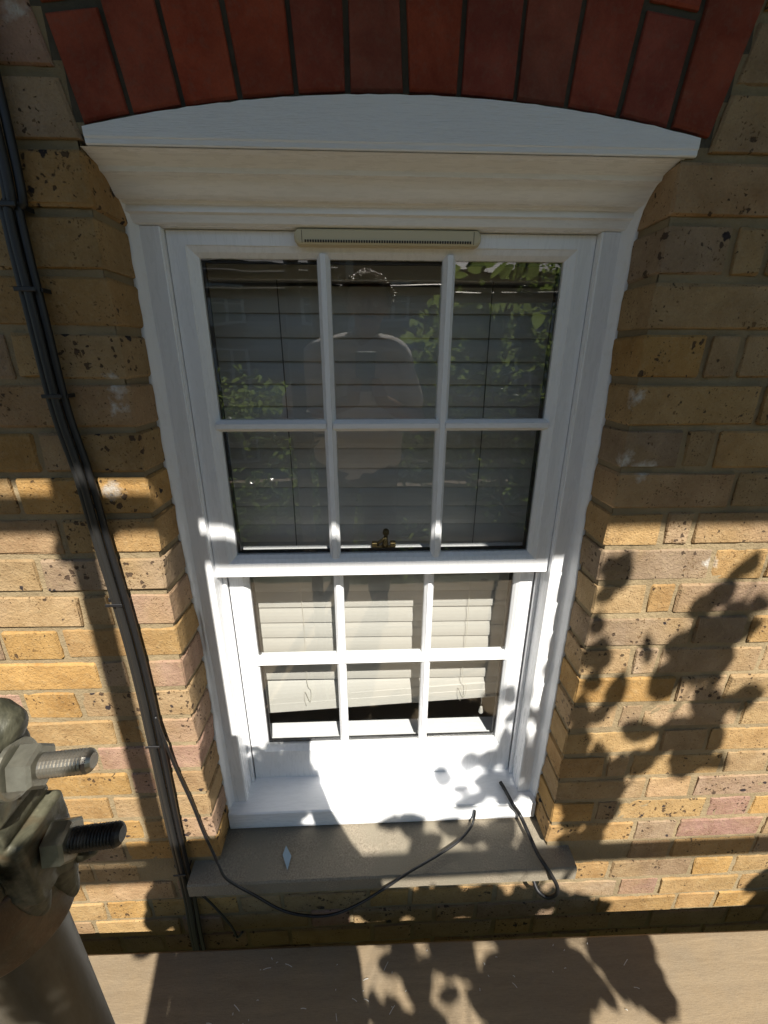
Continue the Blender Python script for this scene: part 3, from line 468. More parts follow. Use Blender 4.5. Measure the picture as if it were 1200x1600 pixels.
# head board with curved top
mb = MB(); N = 60
for k in range(N+1):
    x = -0.400 + 0.829*k/N; zt = zarch(x) - 0.003 + 0.0012*nz(x, 0, 0, 60)
    zb = 0.0745
    for y, z in ((-0.003, zb+0.0015), (-0.003, zb+0.007), (-0.0045, zb+0.0085), (-0.0045, zt), (0.03, zt), (0.03, zb), (-0.0015, zb)): mb.v.append((x, y, max(z, zb+0.0001) if y < 0 else z))
for k in range(N):
    for j in range(7): a = k*7+j; b = k*7+(j+1)%7; mb.f.append((a, b, b+7, a+7))
mb.f.append(tuple(range(7))); mb.f.append(tuple(range(N*7, N*7+7))[::-1])
mb.build('head_board', M['paint_board'], win)
prof = [(0.0, 0.0735), (0.012, 0.0715), (0.032, 0.064), (0.034, 0.0585), (0.040, 0.0575)]
for k in range(9):
    a = k/8; prof.append((0.040 + 0.036*a, 0.0575 - 0.020*(a - math.sin(2*math.pi*a)/(2*math.pi)) - 0.003*math.sin(math.pi*a)))
prof += [(0.078, 0.0345), (0.084, 0.0335), (0.084, 0.0245), (0.0895, 0.0225), (0.094, 0.0125), (0.098, 0.0105), (0.104, 0.0098), (0.122, 0.0092), (0.16, 0.0092), (0.16, 0.0735)]
mb = MB(); mb.prism(prof, -W2-0.002, W2+0.008); mb.build('head_moulding', M['paint'], win)
for s in (-1, 1):
    mb = MB(); a, b = sorted((s*0.3635, s*0.409)); mb.box(a, b, 0.100, 0.128, -1.305, 0.0098, 0.0015); mb.build('outer_lining', M['paint_v'], win)
    mb = MB(); a, b = sorted((s*0.3625, s*0.3655)); mb.box(a, b, 0.1015, 0.20, -1.298, 0.009); mb.build('pulley_stile', M['paint_v'], win)
    mb = MB(); a, b = sorted((s*0.3545, s*0.3623)); mb.box(a, b, 0.147, 0.157, -1.29, -0.60, 0.001); mb.build('parting_bead', M['paint_v'], win)
    # lumpy painted mortar fillet between brick and lining
    mb = MB(); K = 110
    for k in range(K+1):
        z = 0.070 - (0.070+1.352)*k/K; n1 = nz(z, s*3.1, 0.3, 9); n2 = nz(z, s*5.7, 1.3, 34); n3 = nz(z, s, 9.1, 90)
        yb = 0.085 + 0.016*nz(z, s*3.1, 0.3, 4.3) + 0.005*n1 + 0.004*n2 + 0.002*n3; flare = max(0, (z-0.0)/0.07)
        yb -= 0.055*flare*flare if z > 0 else 0
        if s > 0: yb -= 0.012
        xi = 0.3955 + 0.003*nz(z, s*7.7, 2.3, 5) + 0.002*n1 - 0.001*n3
        for (x, y) in ((W2+0.006, yb+0.002), (W2-0.0012, yb), (W2-0.003, yb+0.003), (W2-0.006-0.002*n1, (yb+0.0985)/2+0.001), (xi+0.004, 0.0965), (xi, 0.0992), (xi-0.001, 0.1012)): mb.v.append((s*x, y, z))
    for k in range(K):
        for j in range(6): a = k*7+j; mb.f.append((a, a+1, a+8, a+7))
    mb.build('painted_fillet', M['paint_rough'], win, True)

def sash(name, xo, zt, zb, yf, xg, zgt, zgb, yg, yb, bead, bars_x, bar_z, barw, label):
    """mitred frame from nested rectangles; glazing bars and panes are its sub-parts"""
    mb = MB(); rings = [(xo, zt, zb, yb), (xo, zt, zb, yf+0.0015), (xo-0.0015, zt-0.0015, zb+0.0015, yf), (xg+bead, zgt+bead, zgb-bead, yf), (xg+bead-0.0015, zgt+bead-0.0015, zgb-bead+0.0015, yf+0.002), (xg+bead*0.45, zgt+bead*0.45, zgb-bead*0.45, yf+(yg-yf)*0.45), (xg, zgt, zgb, yg), (xg, zgt, zgb, yb)]
    for x, a, b, y in rings: mb.v += [(-x, y, a), (x, y, a), (x, y, b), (-x, y, b)]
    n = len(rings)
    for i in range(n):
        for k in range(4): p = i*4+k; q = i*4+(k+1)%4; r = ((i+1) % n)*4+(k+1)%4; u = ((i+1) % n)*4+k; mb.f.append((p, q, r, u))
    fr = mb.build(name, M['paint_v'], win); fr['label'] = label
    h = barw/2; pr = [(-h, yg), (-h*0.85, yg-0.003), (-h*0.42, yf+0.0035), (-h*0.40, yf+0.001), (h*0.40, yf+0.001), (h*0.42, yf+0.0035), (h*0.85, yg-0.003), (h, yg), (h, yb-0.008), (-h, yb-0.008)]
    for bx in bars_x:
        q = MB(); m = len(pr)
        q.v += [(bx+a, y, zgt+bead*0.4) for a, y in pr] + [(bx+a, y, zgb-bead*0.4) for a, y in pr]
        q.f += [(i, (i+1) % m, m+(i+1) % m, m+i) for i in range(m)] + [tuple(range(m)), tuple(range(m, 2*m))[::-1]]
        q.build('glazing_bar', M['paint_v'], fr)
    xs = [-xg] + list(bars_x) + [xg]
    for i in range(len(xs)-1):
        q = MB(); pz = [(y, bar_z+a) for a, y in pr]
        xa = xs[i] + (h*0.55 if i else -bead*0.4); xb = xs[i+1] - (h*0.55 if i < len(xs)-2 else -bead*0.4)
        q.prism(pz, xa, xb); q.build('glazing_bar', M['paint'], fr)
        for za, zb_ in ((bar_z, zgt), (zgb, bar_z)):
            g = MB(); x0 = xs[i] - (0.004 if i == 0 else 0); x1 = xs[i+1] + (0.004 if i == len(xs)-2 else 0)
            w, hh = (x1-x0)/2, (zb_-za)/2+0.003; g.box(-w, w, -0.002, 0.002, -hh, hh)
            sp = MB(); e = 0.0055; ya, yb2 = yg+0.0075, yg+0.016
            sp.box(-w, w, ya, yb2, hh-0.003-e, hh-0.003); sp.box(-w, w, ya, yb2, -hh+0.003, -hh+0.003+e); sp.box(-w, -w+e+0.004, ya, yb2, -hh+0.003+e, hh-0.003-e); sp.box(w-e-0.004, w, ya, yb2, -hh+0.003+e, hh-0.003-e)
            so = sp.build('glazing_spacer', M['clip'], fr); so.location = ((x0+x1)/2, 0, (za+zb_)/2)
            o = g.build('glass_pane', M['glass'], fr); o.location = ((x0+x1)/2, yg+0.004, (za+zb_)/2)
            o.rotation_euler = (R.uniform(-.006, .006), 0, R.uniform(-.008, .008))
    return fr
up = sash('upper_sash', 0.3618, 0.0085, -0.6345, 0.1150, 0.3155, -0.030, -0.5875, 0.128, 0.154, 0.0165, (-0.1055, 0.1125), -0.3125, 0.0225, 'upper sash, in front of the lower one')
lo = sash('lower_sash', 0.3535, -0.598, -1.284, 0.1585, 0.3105, -0.636, -1.1785, 0.172, 0.197, 0.010, (-0.1045, 0.1085), -0.9000, 0.0225, 'lower sash, behind the upper one')
mb = MB(); mb.prism([(0.20,-1.276),(0.157,-1.2835),(0.074,-1.2985),(0.0705,-1.3015),(0.0700,-1.346),(0.0715,-1.3535),(0.11,-1.3535),(0.20,-1.34)], -W2+0.003, W2-0.004)
mb.build('timber_sill', M['paint'], win)
# trickle vent
mb = MB()
def stad(x0, x1, y, z0, z1, n=6):
    r = (z1-z0)/2; zc = (z0+z1)/2; pts = []
    for k in range(n+1): a = math.pi/2 + math.pi*k/n; pts.append((x0+r*0.7+r*0.7*math.cos(a), y, zc+r*math.sin(a)))
    for k in range(n+1): a = -math.pi/2 + math.pi*k/n; pts.append((x1-r*0.7+r*0.7*math.cos(a), y, zc+r*math.sin(a)))
    return pts
rg = [stad(-.150,.160,.1155,-.0150,.0092), stad(-.150,.160,.104,-.0150,.0092), stad(-.148,.158,.100,-.0137,.0080), stad(-.144,.154,.0985,-.011,.0055)]
for r_ in rg: mb.v += r_
m = len(rg[0])
for i in range(3): mb.f += [(i*m+k, i*m+(k+1)%m, (i+1)*m+(k+1)%m, (i+1)*m+k) for k in range(m)]
mb.f += [tuple(range(3*m, 4*m)), tuple(range(m))[::-1]]
vent = mb.build('trickle_vent', M['cream'], win); vent['label'] = 'yellowed cream slotted vent on the top rail'
mb = MB()
for k in range(66): x = -0.131 + 0.272*k/65; mb.box(x-0.0013, x+0.0013, 0.0976, 0.0995, -0.0112, -0.0075)
mb.build('vent_slots', M['dark_slot'], vent)
for x in (-.1365, .1465):
    mb = MB(); mb.box(x-.0004, x+.0004, .0981, .099, -.012, .006); mb.build('end_cap_seam', M['dark_slot'], vent)
# fastener on the lower sash's meeting rail
fb = MB(); fb.box(-0.026, 0.028, 0.168, 0.186, -0.600, -0.594, 0.001); fb.box(-0.026, -0.014, 0.169, 0.185, -0.594, -0.583, 0.001); fb.box(0.016, 0.028, 0.169, 0.185, -0.594, -0.583, 0.001)
fast = fb.build('sash_fastener', M['brass'], win)
fb = MB(); fb.tube([(-0.014, .177, -.588), (-0.004, .176, -.580), (0.005, .175, -.572)], .004, 8); fb.tube([(0.004,.177,-.594),(0.006,.176,-.568)], 0.0045, 10, True, [0.008, 0.0042]); fb.capsule((0.006,.175,-.560),(0.0062,.175,-.557), .0078, .0074, 12); fb.build('fastener_arm', M['brass'], fast, True)
# inner window board
mb = MB(); mb.box(-0.371, 0.371, 0.198, 0.258, -1.215, -1.190, 0.002); mb.build('window_board', M['paint'], win)

# ------------------------------------------------------------------ venetian blind
blind = thing('window_blind', 'off-white venetian blind hanging behind the sash window', 'blind', (0, 0.25, -1.13))
mb = MB(); mb.box(-0.364, 0.364, 0.238, 0.275, -0.045, 0.0, 0.002); mb.build('headrail', M['blind'], blind)
def slat_mesh(lean, w=0.050, half=0.362):
    """cambered strip: top edge leans into the room by the given angle"""
    q = MB(); K = 5; wy, wz = math.sin(lean), math.cos(lean)
    for x in (-half, half):
        for off in (0.0, -0.0016):
            for k in range(K+1):
                a = k/K - 0.5; u = a*w; c = 0.003*(1-(2*a)**2) + off
                q.v.append((x, wy*u - wz*c, wz*u + wy*c))
    n = K+1
    for k in range(K): q.f += [(k, k+1, 2*n+k+1, 2*n+k), (n+k+1, n+k, 3*n+k, 3*n+k+1)]
    q.f += [(0, 2*n, 3*n, n), (n-1, 2*n-1, 4*n-1, 3*n-1), tuple(range(n)) + tuple(range(2*n-1, n-1, -1)), tuple(range(2*n, 3*n)) + tuple(range(4*n-1, 3*n-1, -1))]
    return q.mesh('slat')
closed = slat_mesh(math.radians(10)); closed.materials.append(M['blind'])
open1 = slat_mesh(math.radians(28)); open1.materials.append(M['blind'])
open2 = slat_mesh(math.radians(52)); open2.materials.append(M['blind'])
zs = [-0.078 - 0.0463*k for k in range(21)]
for k, z in enumerate(zs):
    o = link('slat', closed, None, blind); o.location = (R.uniform(-.001,.001), 0.25, z); o.rotation_euler = (R.uniform(-.03,.03), R.uniform(-.0015,.0015) + (0.0008*k), 0)
zl = zs[-1]
for k in range(2):
    o = link('slat', (open1, open2)[k], None, blind); o.location = (0, 0.254 + .004*k, zl-0.048-0.020*k); o.rotation_euler = (0, -0.035-0.02*k, 0)
mb = MB(); mb.box(-0.362, 0.362, -0.008, 0.008, -0.024, 0.024, 0.003); o = mb.build('bottom_rail', M['blind'], blind); o.location = (0, 0.246, zl-0.088); o.rotation_euler = (math.radians(-12), -0.056, 0)
for x in (-0.208, 0.222):
    mb = MB(); mb.tube([(x, 0.237, -0.045), (x+0.002, 0.2375, -0.4), (x, 0.2365, -0.67)], 0.0011, 6); mb.build('ladder_cord', M['ladder'], blind)  # cord's dark grey paints in the shadow and slat holes along it
    mb = MB(); mb.tube(bezier_path([(x, 0.2365, -0.67), (x+.004, 0.236, -0.85), (x+.001, 0.235, -1.02), (x+.012, .226, -1.045), (x+.008, .225, -1.085), (x-.004, .226, -1.05), (x-.007, .224, -1.072), (x-.003, .222, -1.095)]), 0.0007, 6); mb.build('lift_cord', M['cord'], blind, True)
    mb = MB(); pts = [(x + 0.022*math.cos(a), 0.232 - 0.01*math.sin(a), -0.672 - 0.006*math.sin(a)) for a in [math.pi*k/8 for k in range(9)]]; mb.tube(pts, 0.0016, 6); mb.build('cord_holder', M['ladder'], blind, True)
mb = MB(); mb.tube([(0.285, .24, -1.06), (0.286, .238, -1.13)], .0008, 6); mb.capsule((0.286,.238,-1.135),(0.286,.238,-1.15), .004, .007); mb.build('cord_tassel', M['blind'], blind, True)
# ------------------------------------------------------------------ scaffold
SX, SY = -0.259, -0.535          # inner standard
OX, OY = -0.262, -1.28           # outer standard
DECK = -1.52
def tube_thing(name, pts, label, group=None, r=0.02415, n=28):
    mb = MB(); mb.tube(pts, r, n, False); mb.tube(pts[::-1], r-0.004, n, False)
    return tag(mb.build(name, M['tube'], None, True), label, 'scaffold pole', group)
tube_thing('scaffold_standard', [(SX, SY, -4.75), (SX, SY, -1.0), (SX, SY, 2.2)], 'grey steel scaffold pole standing in the lower left foreground')
tube_thing('scaffold_standard', [(OX, OY, -4.75), (OX, OY, 2.2)], 'upright scaffold pole at the outer edge of the boards behind the photographer')
tube_thing('scaffold_ledger', [(-2.6, -1.332, 0.088), (2.6, -1.332, 0.128)], 'long horizontal scaffold pole across the outer side, behind the photographer')
tube_thing('scaffold_guard_rail', [(-2.6, -1.332, 0.182), (-0.17, -1.332, 0.182)], 'short horizontal scaffold pole ending at the outer upright')
tube_thing('scaffold_ledger', [(-2.6, OY+0.0, 1.0015), (2.6, OY, 1.0015)], 'horizontal scaffold pole beside the overhead boards')
tube_thing('scaffold_ledger', [(-2.6, SY-0.052, -1.585), (2.6, SY-0.052, -1.585)], 'horizontal scaffold pole under the inner edge of the deck boards')
for x in (-1.5, 0.75): tube_thing('scaffold_transom', [(x, -0.09, -1.582-.0), (x, -1.40, -1.582)], 'cross pole carrying the deck boards %s of the window' % ('left' if x < 0 else 'right'))
def board(x0, x1, y0, y1, ztop, label, group, skew=0.0):
    mb = MB(); K = 34
    for k in range(K+1):
        x = x0 + (x1-x0)*k/K; dy = skew*(x-0.1); j = 0.0012*nz(x, y0, 1, 9)
        e = 0.004
        for y, z in ((y1+j, ztop-e), (y1-e, ztop), ((y0+y1)/2, ztop+0.0008), (y0+e, ztop), (y0, ztop-e), (y0, ztop-0.038), (y1, ztop-0.038)):
            mb.v.append((x, y+dy, z + 0.0015*nz(x, y*3, 2, 3)))
    for k in range(K):
        for q in range(7): a = k*7+q; b = k*7+(q+1)%7; mb.f.append((a, b, b+7, a+7))
    mb.f.append(tuple(range(7))); mb.f.append(tuple(range(K*7, K*7+7))[::-1])
    return tag(mb.build('scaffold_board', M['board']), label, 'scaffold board', group)
board(-1.9, 2.0, -0.325, -0.100, DECK, 'pale sunlit scaffold plank running along the foot of the wall', None, -0.0109)
board(-0.20, 2.0, -0.562, -0.337, DECK, 'second deck plank right of the foreground upright pole', None)
board(-1.9, -0.30, -0.562, -0.337, DECK, 'second deck plank left of the foreground upright pole', None)
for k in range(3): board(-1.9, 2.0, -0.825-0.228*k, -0.60-0.228*k, DECK, ['deck plank just behind the foreground upright pole', 'middle deck plank under the photographer', 'outermost deck plank under the photographer'][k], None)
for k in range(5):
    y1 = -0.10 - 0.2205*k; board(-2.2, 2.4, y1-0.2205+(0.003 if k < 4 else 0.0025), y1, 0.97+0.038, ['overhead plank nearest the wall', 'second overhead plank from the wall', 'third overhead plank from the wall', 'fourth overhead plank from the wall', 'outermost overhead plank, beside the horizontal pole'][k], None)
board(0.56, 2.4, -1.285, -1.07, 1.0655, 'unseen plank added over the overhead boards to block a sun stripe at the right', None)  # extra plank, put in to keep sun out of the gap here

# coupler in the foreground: forged body, two bolts with nuts
cp = thing('scaffold_coupler', 'rusty forged scaffold coupler with two threaded bolts clamped on the foreground pole', 'coupler', (SX, SY, -0.52))
b = MB(); rad = 0.031
def ring(z0, z1, r, cx=SX, cy=SY): b.tube([(cx, cy, z0), (cx, cy, z1)], r, 32)
def rev(z0, z1, r, e, cut=None):
    m_ = MB(); pr = [(z0, 0.0243), (z0, r-e), (z0+e*0.4, r-e*0.3), (z0+e, r), (z1-e, r), (z1-e*0.4, r-e*0.3), (z1, r-e), (z1, 0.0243)]; K = 48
    for k in range(K):
        a = 2*math.pi*k/K; bulge = 0.0022*max(0, math.cos(a-0.35))**3
        for z_, r_ in pr: rr_ = r_ + (bulge if r_ > 0.025 else 0); m_.v.append((SX+rr_*math.cos(a), SY+rr_*math.sin(a), z_))
    for k in range(K):
        for q in range(8): m_.f.append((k*8+q, k*8+(q+1)%8, ((k+1)%K)*8+(q+1)%8, ((k+1)%K)*8+q))
    return m_
rev(-0.523, -0.468, 0.0310, 0.003).build('flap', M['rust_orange'], cp, True)
def bb(x0, x1, y0, y1, z0, z1, bev=0.0022): b.box(SX+x0, SX+x1, SY+y0, SY+y1, z0, z1, bev)
bb(0.022, 0.041, -0.017, 0.018, -0.480, -0.432); bb(0.020, 0.037, -0.018, 0.016, -0.418, -0.380)
b.capsule((SX+0.022, SY-0.010, -0.380), (SX+0.030, SY+0.008, -0.374), 0.012, 0.0115); b.capsule((SX+0.0, SY-0.012, -0.372), (SX+0.026, SY+0.010, -0.370), 0.014, 0.010)
b.capsule((SX+0.036, SY+0.006, -0.476), (SX+0.027, SY+0.012, -0.517), 0.009, 0.0060); b.capsule((SX+0.029, SY-0.008, -0.474), (SX+0.026, SY-0.006, -0.500), 0.010, 0.006)
bb(-0.030, 0.026, -0.020, 0.014, -0.468, -0.385, 0.003); b.tube([(SX+0.024, SY-0.017, -0.426), (SX+0.024, SY+0.015, -0.426)], 0.0115, 24); bb(0.0, 0.030, -0.027, -0.019, -0.462, -0.392, 0.002)
me = remeshed(b, 0.0010, 1, 'coupler_body')
cos = [v.co.copy() for v in me.vertices]; nrm = [v.normal.copy() for v in me.vertices]; flat = []
for c_, n_ in zip(cos, nrm): flat += list(c_ + n_*(0.0005*nz(c_.x, c_.y, c_.z, 60) + 0.00025*nz(c_.x, c_.y, c_.z, 260)))
me.vertices.foreach_set('co', flat); me.update(); link('body', me, M['rust'], cp)
b = MB(); b.tube([(SX+0.033,SY+0.018,-0.490),(SX+0.052,SY+0.010,-0.474),(SX+0.060,SY+0.004,-0.466)], 0.003, 8, True, [0.007,0.006,0.003]); link('flap_lug', remeshed(b, .0016, 2, 'lug'), M['rust'], cp)
b = MB(); b.tube([(SX+0.006, SY-0.030, -0.436), (SX+0.006, SY-0.0300, -0.400)], 0.0042, 14); b.build('hinge_pin', M['nut'], cp, True)
def bolt(p, ax, L, nutm, thm, r=0.0064, washer=True):
    p = Vector(p); ax = Vector(ax).normalized(); q = ax.to_track_quat('X', 'Z').to_matrix()
    def tr(mb): mb.v = [tuple(p + q @ Vector(v)) for v in mb.v]; return mb
    mb = MB(); pts = []; rr = []; n = int(L/0.0018)
    for k in range(n):
        x = 0.0018*k; pts += [(x, 0, 0), (x+0.0009, 0, 0)]; rr += [r*0.86, r]
    pts += [(L, 0, 0), (L+0.0016, 0, 0)]; rr += [r*0.9, r*0.62]
    mb.tube(pts, 0, 22, True, rr); o = tr(mb).build('bolt_thread', thm, cp)
    mb = MB(); a0 = R.uniform(0.1, 0.5); prof = [(-0.0095, 0.0108), (-0.0085, 0.0122), (0.001, 0.0122), (0.0025, 0.0105)]
    for x, rad_ in prof:
        for k in range(6): a = a0 + math.pi/3*k; mb.v.append((x, rad_*math.cos(a), rad_*math.sin(a)))
    for i in range(3): mb.f += [(i*6+k, i*6+(k+1)%6, i*6+6+(k+1)%6, i*6+6+k) for k in range(6)]
    mb.f += [tuple(range(6))[::-1], tuple(range(18, 24))]; tr(mb).build('nut', nutm, cp)
    if washer: mb = MB(); mb.tube([(-0.0125,0,0),(-0.0122,0,0),(-0.0098,0,0),(-0.0095,0,0)], 0, 26, True, [0.0135,0.0148,0.0148,0.0135]); tr(mb).build('washer', nutm, cp)
bolt((SX+0.0500, SY, -0.3935), (1, 0.06, 0.035), 0.026, M['nut'], M['thread'])
bolt((SX+0.0515, SY, -0.4515), (1, 0.05, 0.06), 0.028, M['nut'], M['thread_dark'], 0.0066, False)
# plainer couplers on the outer upright
for z, lab in ((0.135, 'coupler joining the outer upright to the two horizontal poles'), (0.99, 'coupler joining the outer upright to the overhead pole')):
    c2 = thing('scaffold_coupler', lab, 'coupler', (OX, OY, z)); b = MB(); b.tube([(OX, OY, z-0.03), (OX, OY, z+0.03)], 0.032, 20); b.capsule((OX-0.02, OY-0.04, z-0.01), (OX+0.05, OY-0.01, z+0.01), 0.022, 0.016); b.capsule((OX-0.05, OY, z), (OX+0.06, OY, z-0.02), 0.018, 0.012)
    link('body', remeshed(b, 0.004, 1, 'coupler'), M['rust'], c2)
    b = MB(); b.tube([(OX+0.05, OY, z-0.018), (OX+0.10, OY, z-0.016)], 0.0065, 10); b.build('bolt_thread', M['thread_dark'], c2)

# ------------------------------------------------------------------ cables
LEFTC = CABLE
bun = thing('cable_bundle', 'bundle of three black cables clipped down the brick wall left of the window', 'cable', (-0.50, -0.01, -1.7))
ext = [(-0.50, -0.016, 2.2), (-0.497, -0.016, 0.9)]; tail = [(-0.505, -0.016, -2.2), (-0.50, -0.016, -4.7)]
for k, (dx, dy) in enumerate(((-0.0100, 0.0), (0.0, -0.006), (0.0100, 0.0015))):
    pts = ext + LEFTC + tail; pp = [(x + dx + 0.003*nz(z, k, 0, 2.3), y + dy, z) for x, y, z in pts]
    mb = MB(); mb.tube(bezier_path(pp, 8), 0.0058, 10); mb.build('cable', M['cable_grey'] if k < 2 else M['cable'], bun, True)
for x, z in ((-0.507, 0.0), (-0.509, -0.245), (-0.508, -0.1), (-0.494, -0.61), (-0.487, -0.95), (-0.497, -1.36)):
    mb = MB(); mb.box(x-0.0150, x+0.0150, -0.0292, -0.0275, z-0.003, z+0.003, 0.0008); mb.box(x-0.0210, x-0.0155, -0.010, 0.004, z-0.005, z+0.004, 0.0015); mb.box(x+0.0150, x+0.0170, -0.018, 0.004, z-0.003, z+0.003, 0.0008); mb.build('cable_clip', M['clip'], bun)
mb = MB(); mb.tube(bezier_path(THIN, 8), 0.0031, 8); tag(mb.build('thin_cable', M['cable'], None, True), 'thin black cable sagging from the cable bundle across the front of the sill', 'cable')
mb = MB(); mb.tube(bezier_path(LOOP, 8), 0.0048, 10); tag(mb.build('looped_cable', M['cable'], None, True), 'thick black cable looping over the right end of the sill', 'cable')
mb = MB(); mb.tube(bezier_path(STUB, 6), 0.0028, 8); tag(mb.build('cable_stub', M['cable'], None, True), 'short loose black cable end below the left end of the sill', 'cable')
mb = MB(); mb.add([(-0.2511,0.0229,-1.350),(-0.2340,-0.0016,-1.3500),(-0.2393,-0.0289,-1.3555),(-0.2565,0.0039,-1.3535)], [(0,1,2,3)]); o = mb.build('paint_flake', M['chip'])
md = o.modifiers.new('s', 'SOLIDIFY'); md.thickness = 0.0006; tag(o, 'small pale blue flake lying on the concrete sill', 'flake')
# dust and shavings on the plank
mb = MB()
for k in range(60):
    x = R.uniform(-0.4, 0.6); y = R.uniform(-0.32, -0.115); a = R.uniform(0, math.pi); L = R.choice((0.003, 0.004, 0.005, 0.012, 0.018)); w = 0.0007
    dx, dy = math.cos(a)*L/2, math.sin(a)*L/2; z = DECK+0.0022; nxv, nyv = -math.sin(a)*w, math.cos(a)*w
    mb.add([(x-dx-nxv, y-dy-nyv, z), (x-dx+nxv, y-dy+nyv, z), (x+nxv, y+nyv, z+0.002), (x-nxv, y-nyv, z+0.002), (x+dx+nxv, y+dy+nyv, z), (x+dx-nxv, y+dy-nyv, z)], [(0,3,2,1), (3,5,4,2)])
tag(mb.build('wood_shavings', M['blind'], None, False, False), 'pale shavings and dust scattered on the plank', 'shavings', None, 'stuff')

# ------------------------------------------------------------------ photographer
person = thing('person', 'person in a pale grey T-shirt photographing the window from the boards, seen in the glass', 'person', (-0.075, -1.06, DECK))
px, py = -0.075, -1.045; H = 1.64
def P(x, y, z): return (px + x, py + y, DECK + z)
b = MB()
HX = 0.045
def Q(x, y, z): return P(x + HX, y, z)
b.capsule(Q(0, -0.015, 1.545), Q(0, 0.01, 1.55), 0.088, 0.082); b.capsule(Q(0, 0.03, 1.50), Q(0, 0.052, 1.448), 0.066, 0.040); b.capsule(Q(0, 0.0, 1.50), Q(0, 0.02, 1.47), 0.070, 0.055)
b.capsule(Q(0, 0.095, 1.535), Q(0, 0.112, 1.500), 0.009, 0.014)
for s in (-1, 1):
    b.capsule(Q(s*0.084, -0.005, 1.53), Q(s*0.086, -0.003, 1.495), 0.013, 0.009); b.capsule(Q(s*0.028, 0.083, 1.548), Q(s*0.040, 0.078, 1.545), 0.013, 0.010)
b.capsule(Q(-0.02, 0.083, 1.472), Q(0.02, 0.083, 1.472), 0.012, 0.012)
b.capsule(P(0.01, -0.02, 1.34), Q(0, -0.005, 1.48), 0.056, 0.052)
SH = 1.335; CL = CAM - Vector((px, py, DECK))
b.capsule(P(0, -0.01, 1.22), P(0, -0.01, 1.05), 0.125, 0.105); b.capsule(P(0, -0.01, 1.05), P(0, -0.01, 0.92), 0.11, 0.13)
for s in (-1, 1):
    b.capsule(P(0.01, -0.02, 1.365), P(s*0.165, -0.02, SH), 0.06, 0.055); b.capsule(P(s*0.07, -0.01, 1.24), P(s*0.05, -0.01, 0.95), 0.105, 0.10)
    el = P(s*0.285 - 0.022, 0.06, 1.05); wr = (CAM.x + s*0.060, CAM.y - 0.075, CAM.z - 0.165)
    b.capsule(P(s*0.175, -0.02, SH-0.01), el, 0.052, 0.040); b.capsule(el, wr, 0.040, 0.027)
    palm = Vector((CAM.x - 0.006 + s*0.048, CAM.y - 0.055, CAM.z - 0.105)); b.capsule(wr, palm, 0.027, 0.024); b.capsule(wr, palm + Vector((0, -0.008, -0.02)), 0.025, 0.022)
    for k in range(4):          # fingers curl behind the phone's back edge
        d = 0.020*k; base = palm + Vector((s*0.006, 0.014 - 0.004*k, 0.018 - d)); L = (0.046, 0.050, 0.046, 0.036)[k]
        k1 = base + Vector((-s*0.006, 0.022 - 0.006*k*0.4, 0.006)); k2 = k1 + Vector((-s*L*0.5, 0.004, 0.002)); b.capsule(base, k1, 0.0098, 0.0092); b.capsule(k1, k2, 0.0090, 0.0074)
    th0 = palm + Vector((-s*0.004, -0.018, -0.006)); th1 = th0 + Vector((-s*0.022, -0.016, 0.022)); th2 = th1 + Vector((-s*0.018, 0.004, 0.016)); b.capsule(th0, th1, 0.0125, 0.0105); b.capsule(th1, th2, 0.0105, 0.0085)
    hip = P(s*0.095, -0.01, 0.88); kn = P(s*0.11, 0.015, 0.47); an = P(s*0.115, -0.02, 0.09); b.capsule(hip, kn, 0.092, 0.058); b.capsule(kn, an, 0.056, 0.038); b.capsule(an, P(s*0.125, 0.10, 0.045), 0.04, 0.034)
body = link('body', remeshed(b, 0.006, 2, 'body'), M['skin'], person)
b = MB()
b.capsule(P(0, -0.01, 1.22), P(0, -0.01, 1.02), 0.142, 0.128); b.capsule(P(0, -0.01, 1.02), P(0, -0.01, 0.90), 0.132, 0.145)
for s in (-1, 1):
    b.capsule(P(s*0.03 + 0.01, -0.02, 1.370), P(s*0.165, -0.02, SH+0.006), 0.066, 0.068); b.capsule(P(s*0.085, -0.01, 1.22), P(s*0.085, -0.01, 0.92), 0.125, 0.125)
    a0 = Vector(P(s*0.175, -0.02, SH-0.01)); a1 = Vector(P(s*0.285 - 0.022, 0.06, 1.05)); b.capsule(a0, a0.lerp(a1, 0.66), 0.068, 0.062)
me = remeshed(b, 0.007, 2, 'shirt')
nrm = [v.normal.copy() for v in me.vertices]; cos = [v.co.copy() for v in me.vertices]; flat = []
for c_, n_ in zip(cos, nrm): flat += list(c_ + n_*0.006*nz(c_.x, c_.y, c_.z, 14))
me.vertices.foreach_set('co', flat); me.update()
link('t_shirt', me, M['shirt'], person)
b = MB(); b.capsule(P(0, -0.01, 0.93), P(0, -0.01, 0.88), 0.135, 0.135)
for s in (-1, 1): b.capsule(P(s*0.095, -0.01, 0.88), P(s*0.11, 0.015, 0.47), 0.105, 0.075); b.capsule(P(s*0.11, 0.015, 0.47), P(s*0.115, -0.02, 0.10), 0.075, 0.062)
link('trousers', remeshed(b, 0.008, 2, 'trousers'), M['trouser'], person)
for s in (-1, 1):
    b = MB(); b.capsule(P(s*0.115, -0.035, 0.05), P(s*0.13, 0.13, 0.038), 0.052, 0.040); me = remeshed(b, 0.006, 1, 'shoe')
    for v in me.vertices: v.co.z = max(v.co.z, DECK+0.001)
    link('shoe', me, M['shoe'], person)
    b = MB(); b.capsule(Q(s*0.034, 0.086, 1.531), Q(s*0.034, 0.0862, 1.531), 0.0105, 0.0105, 12); b.build('eye', M['eye'], person, True)
b = MB()
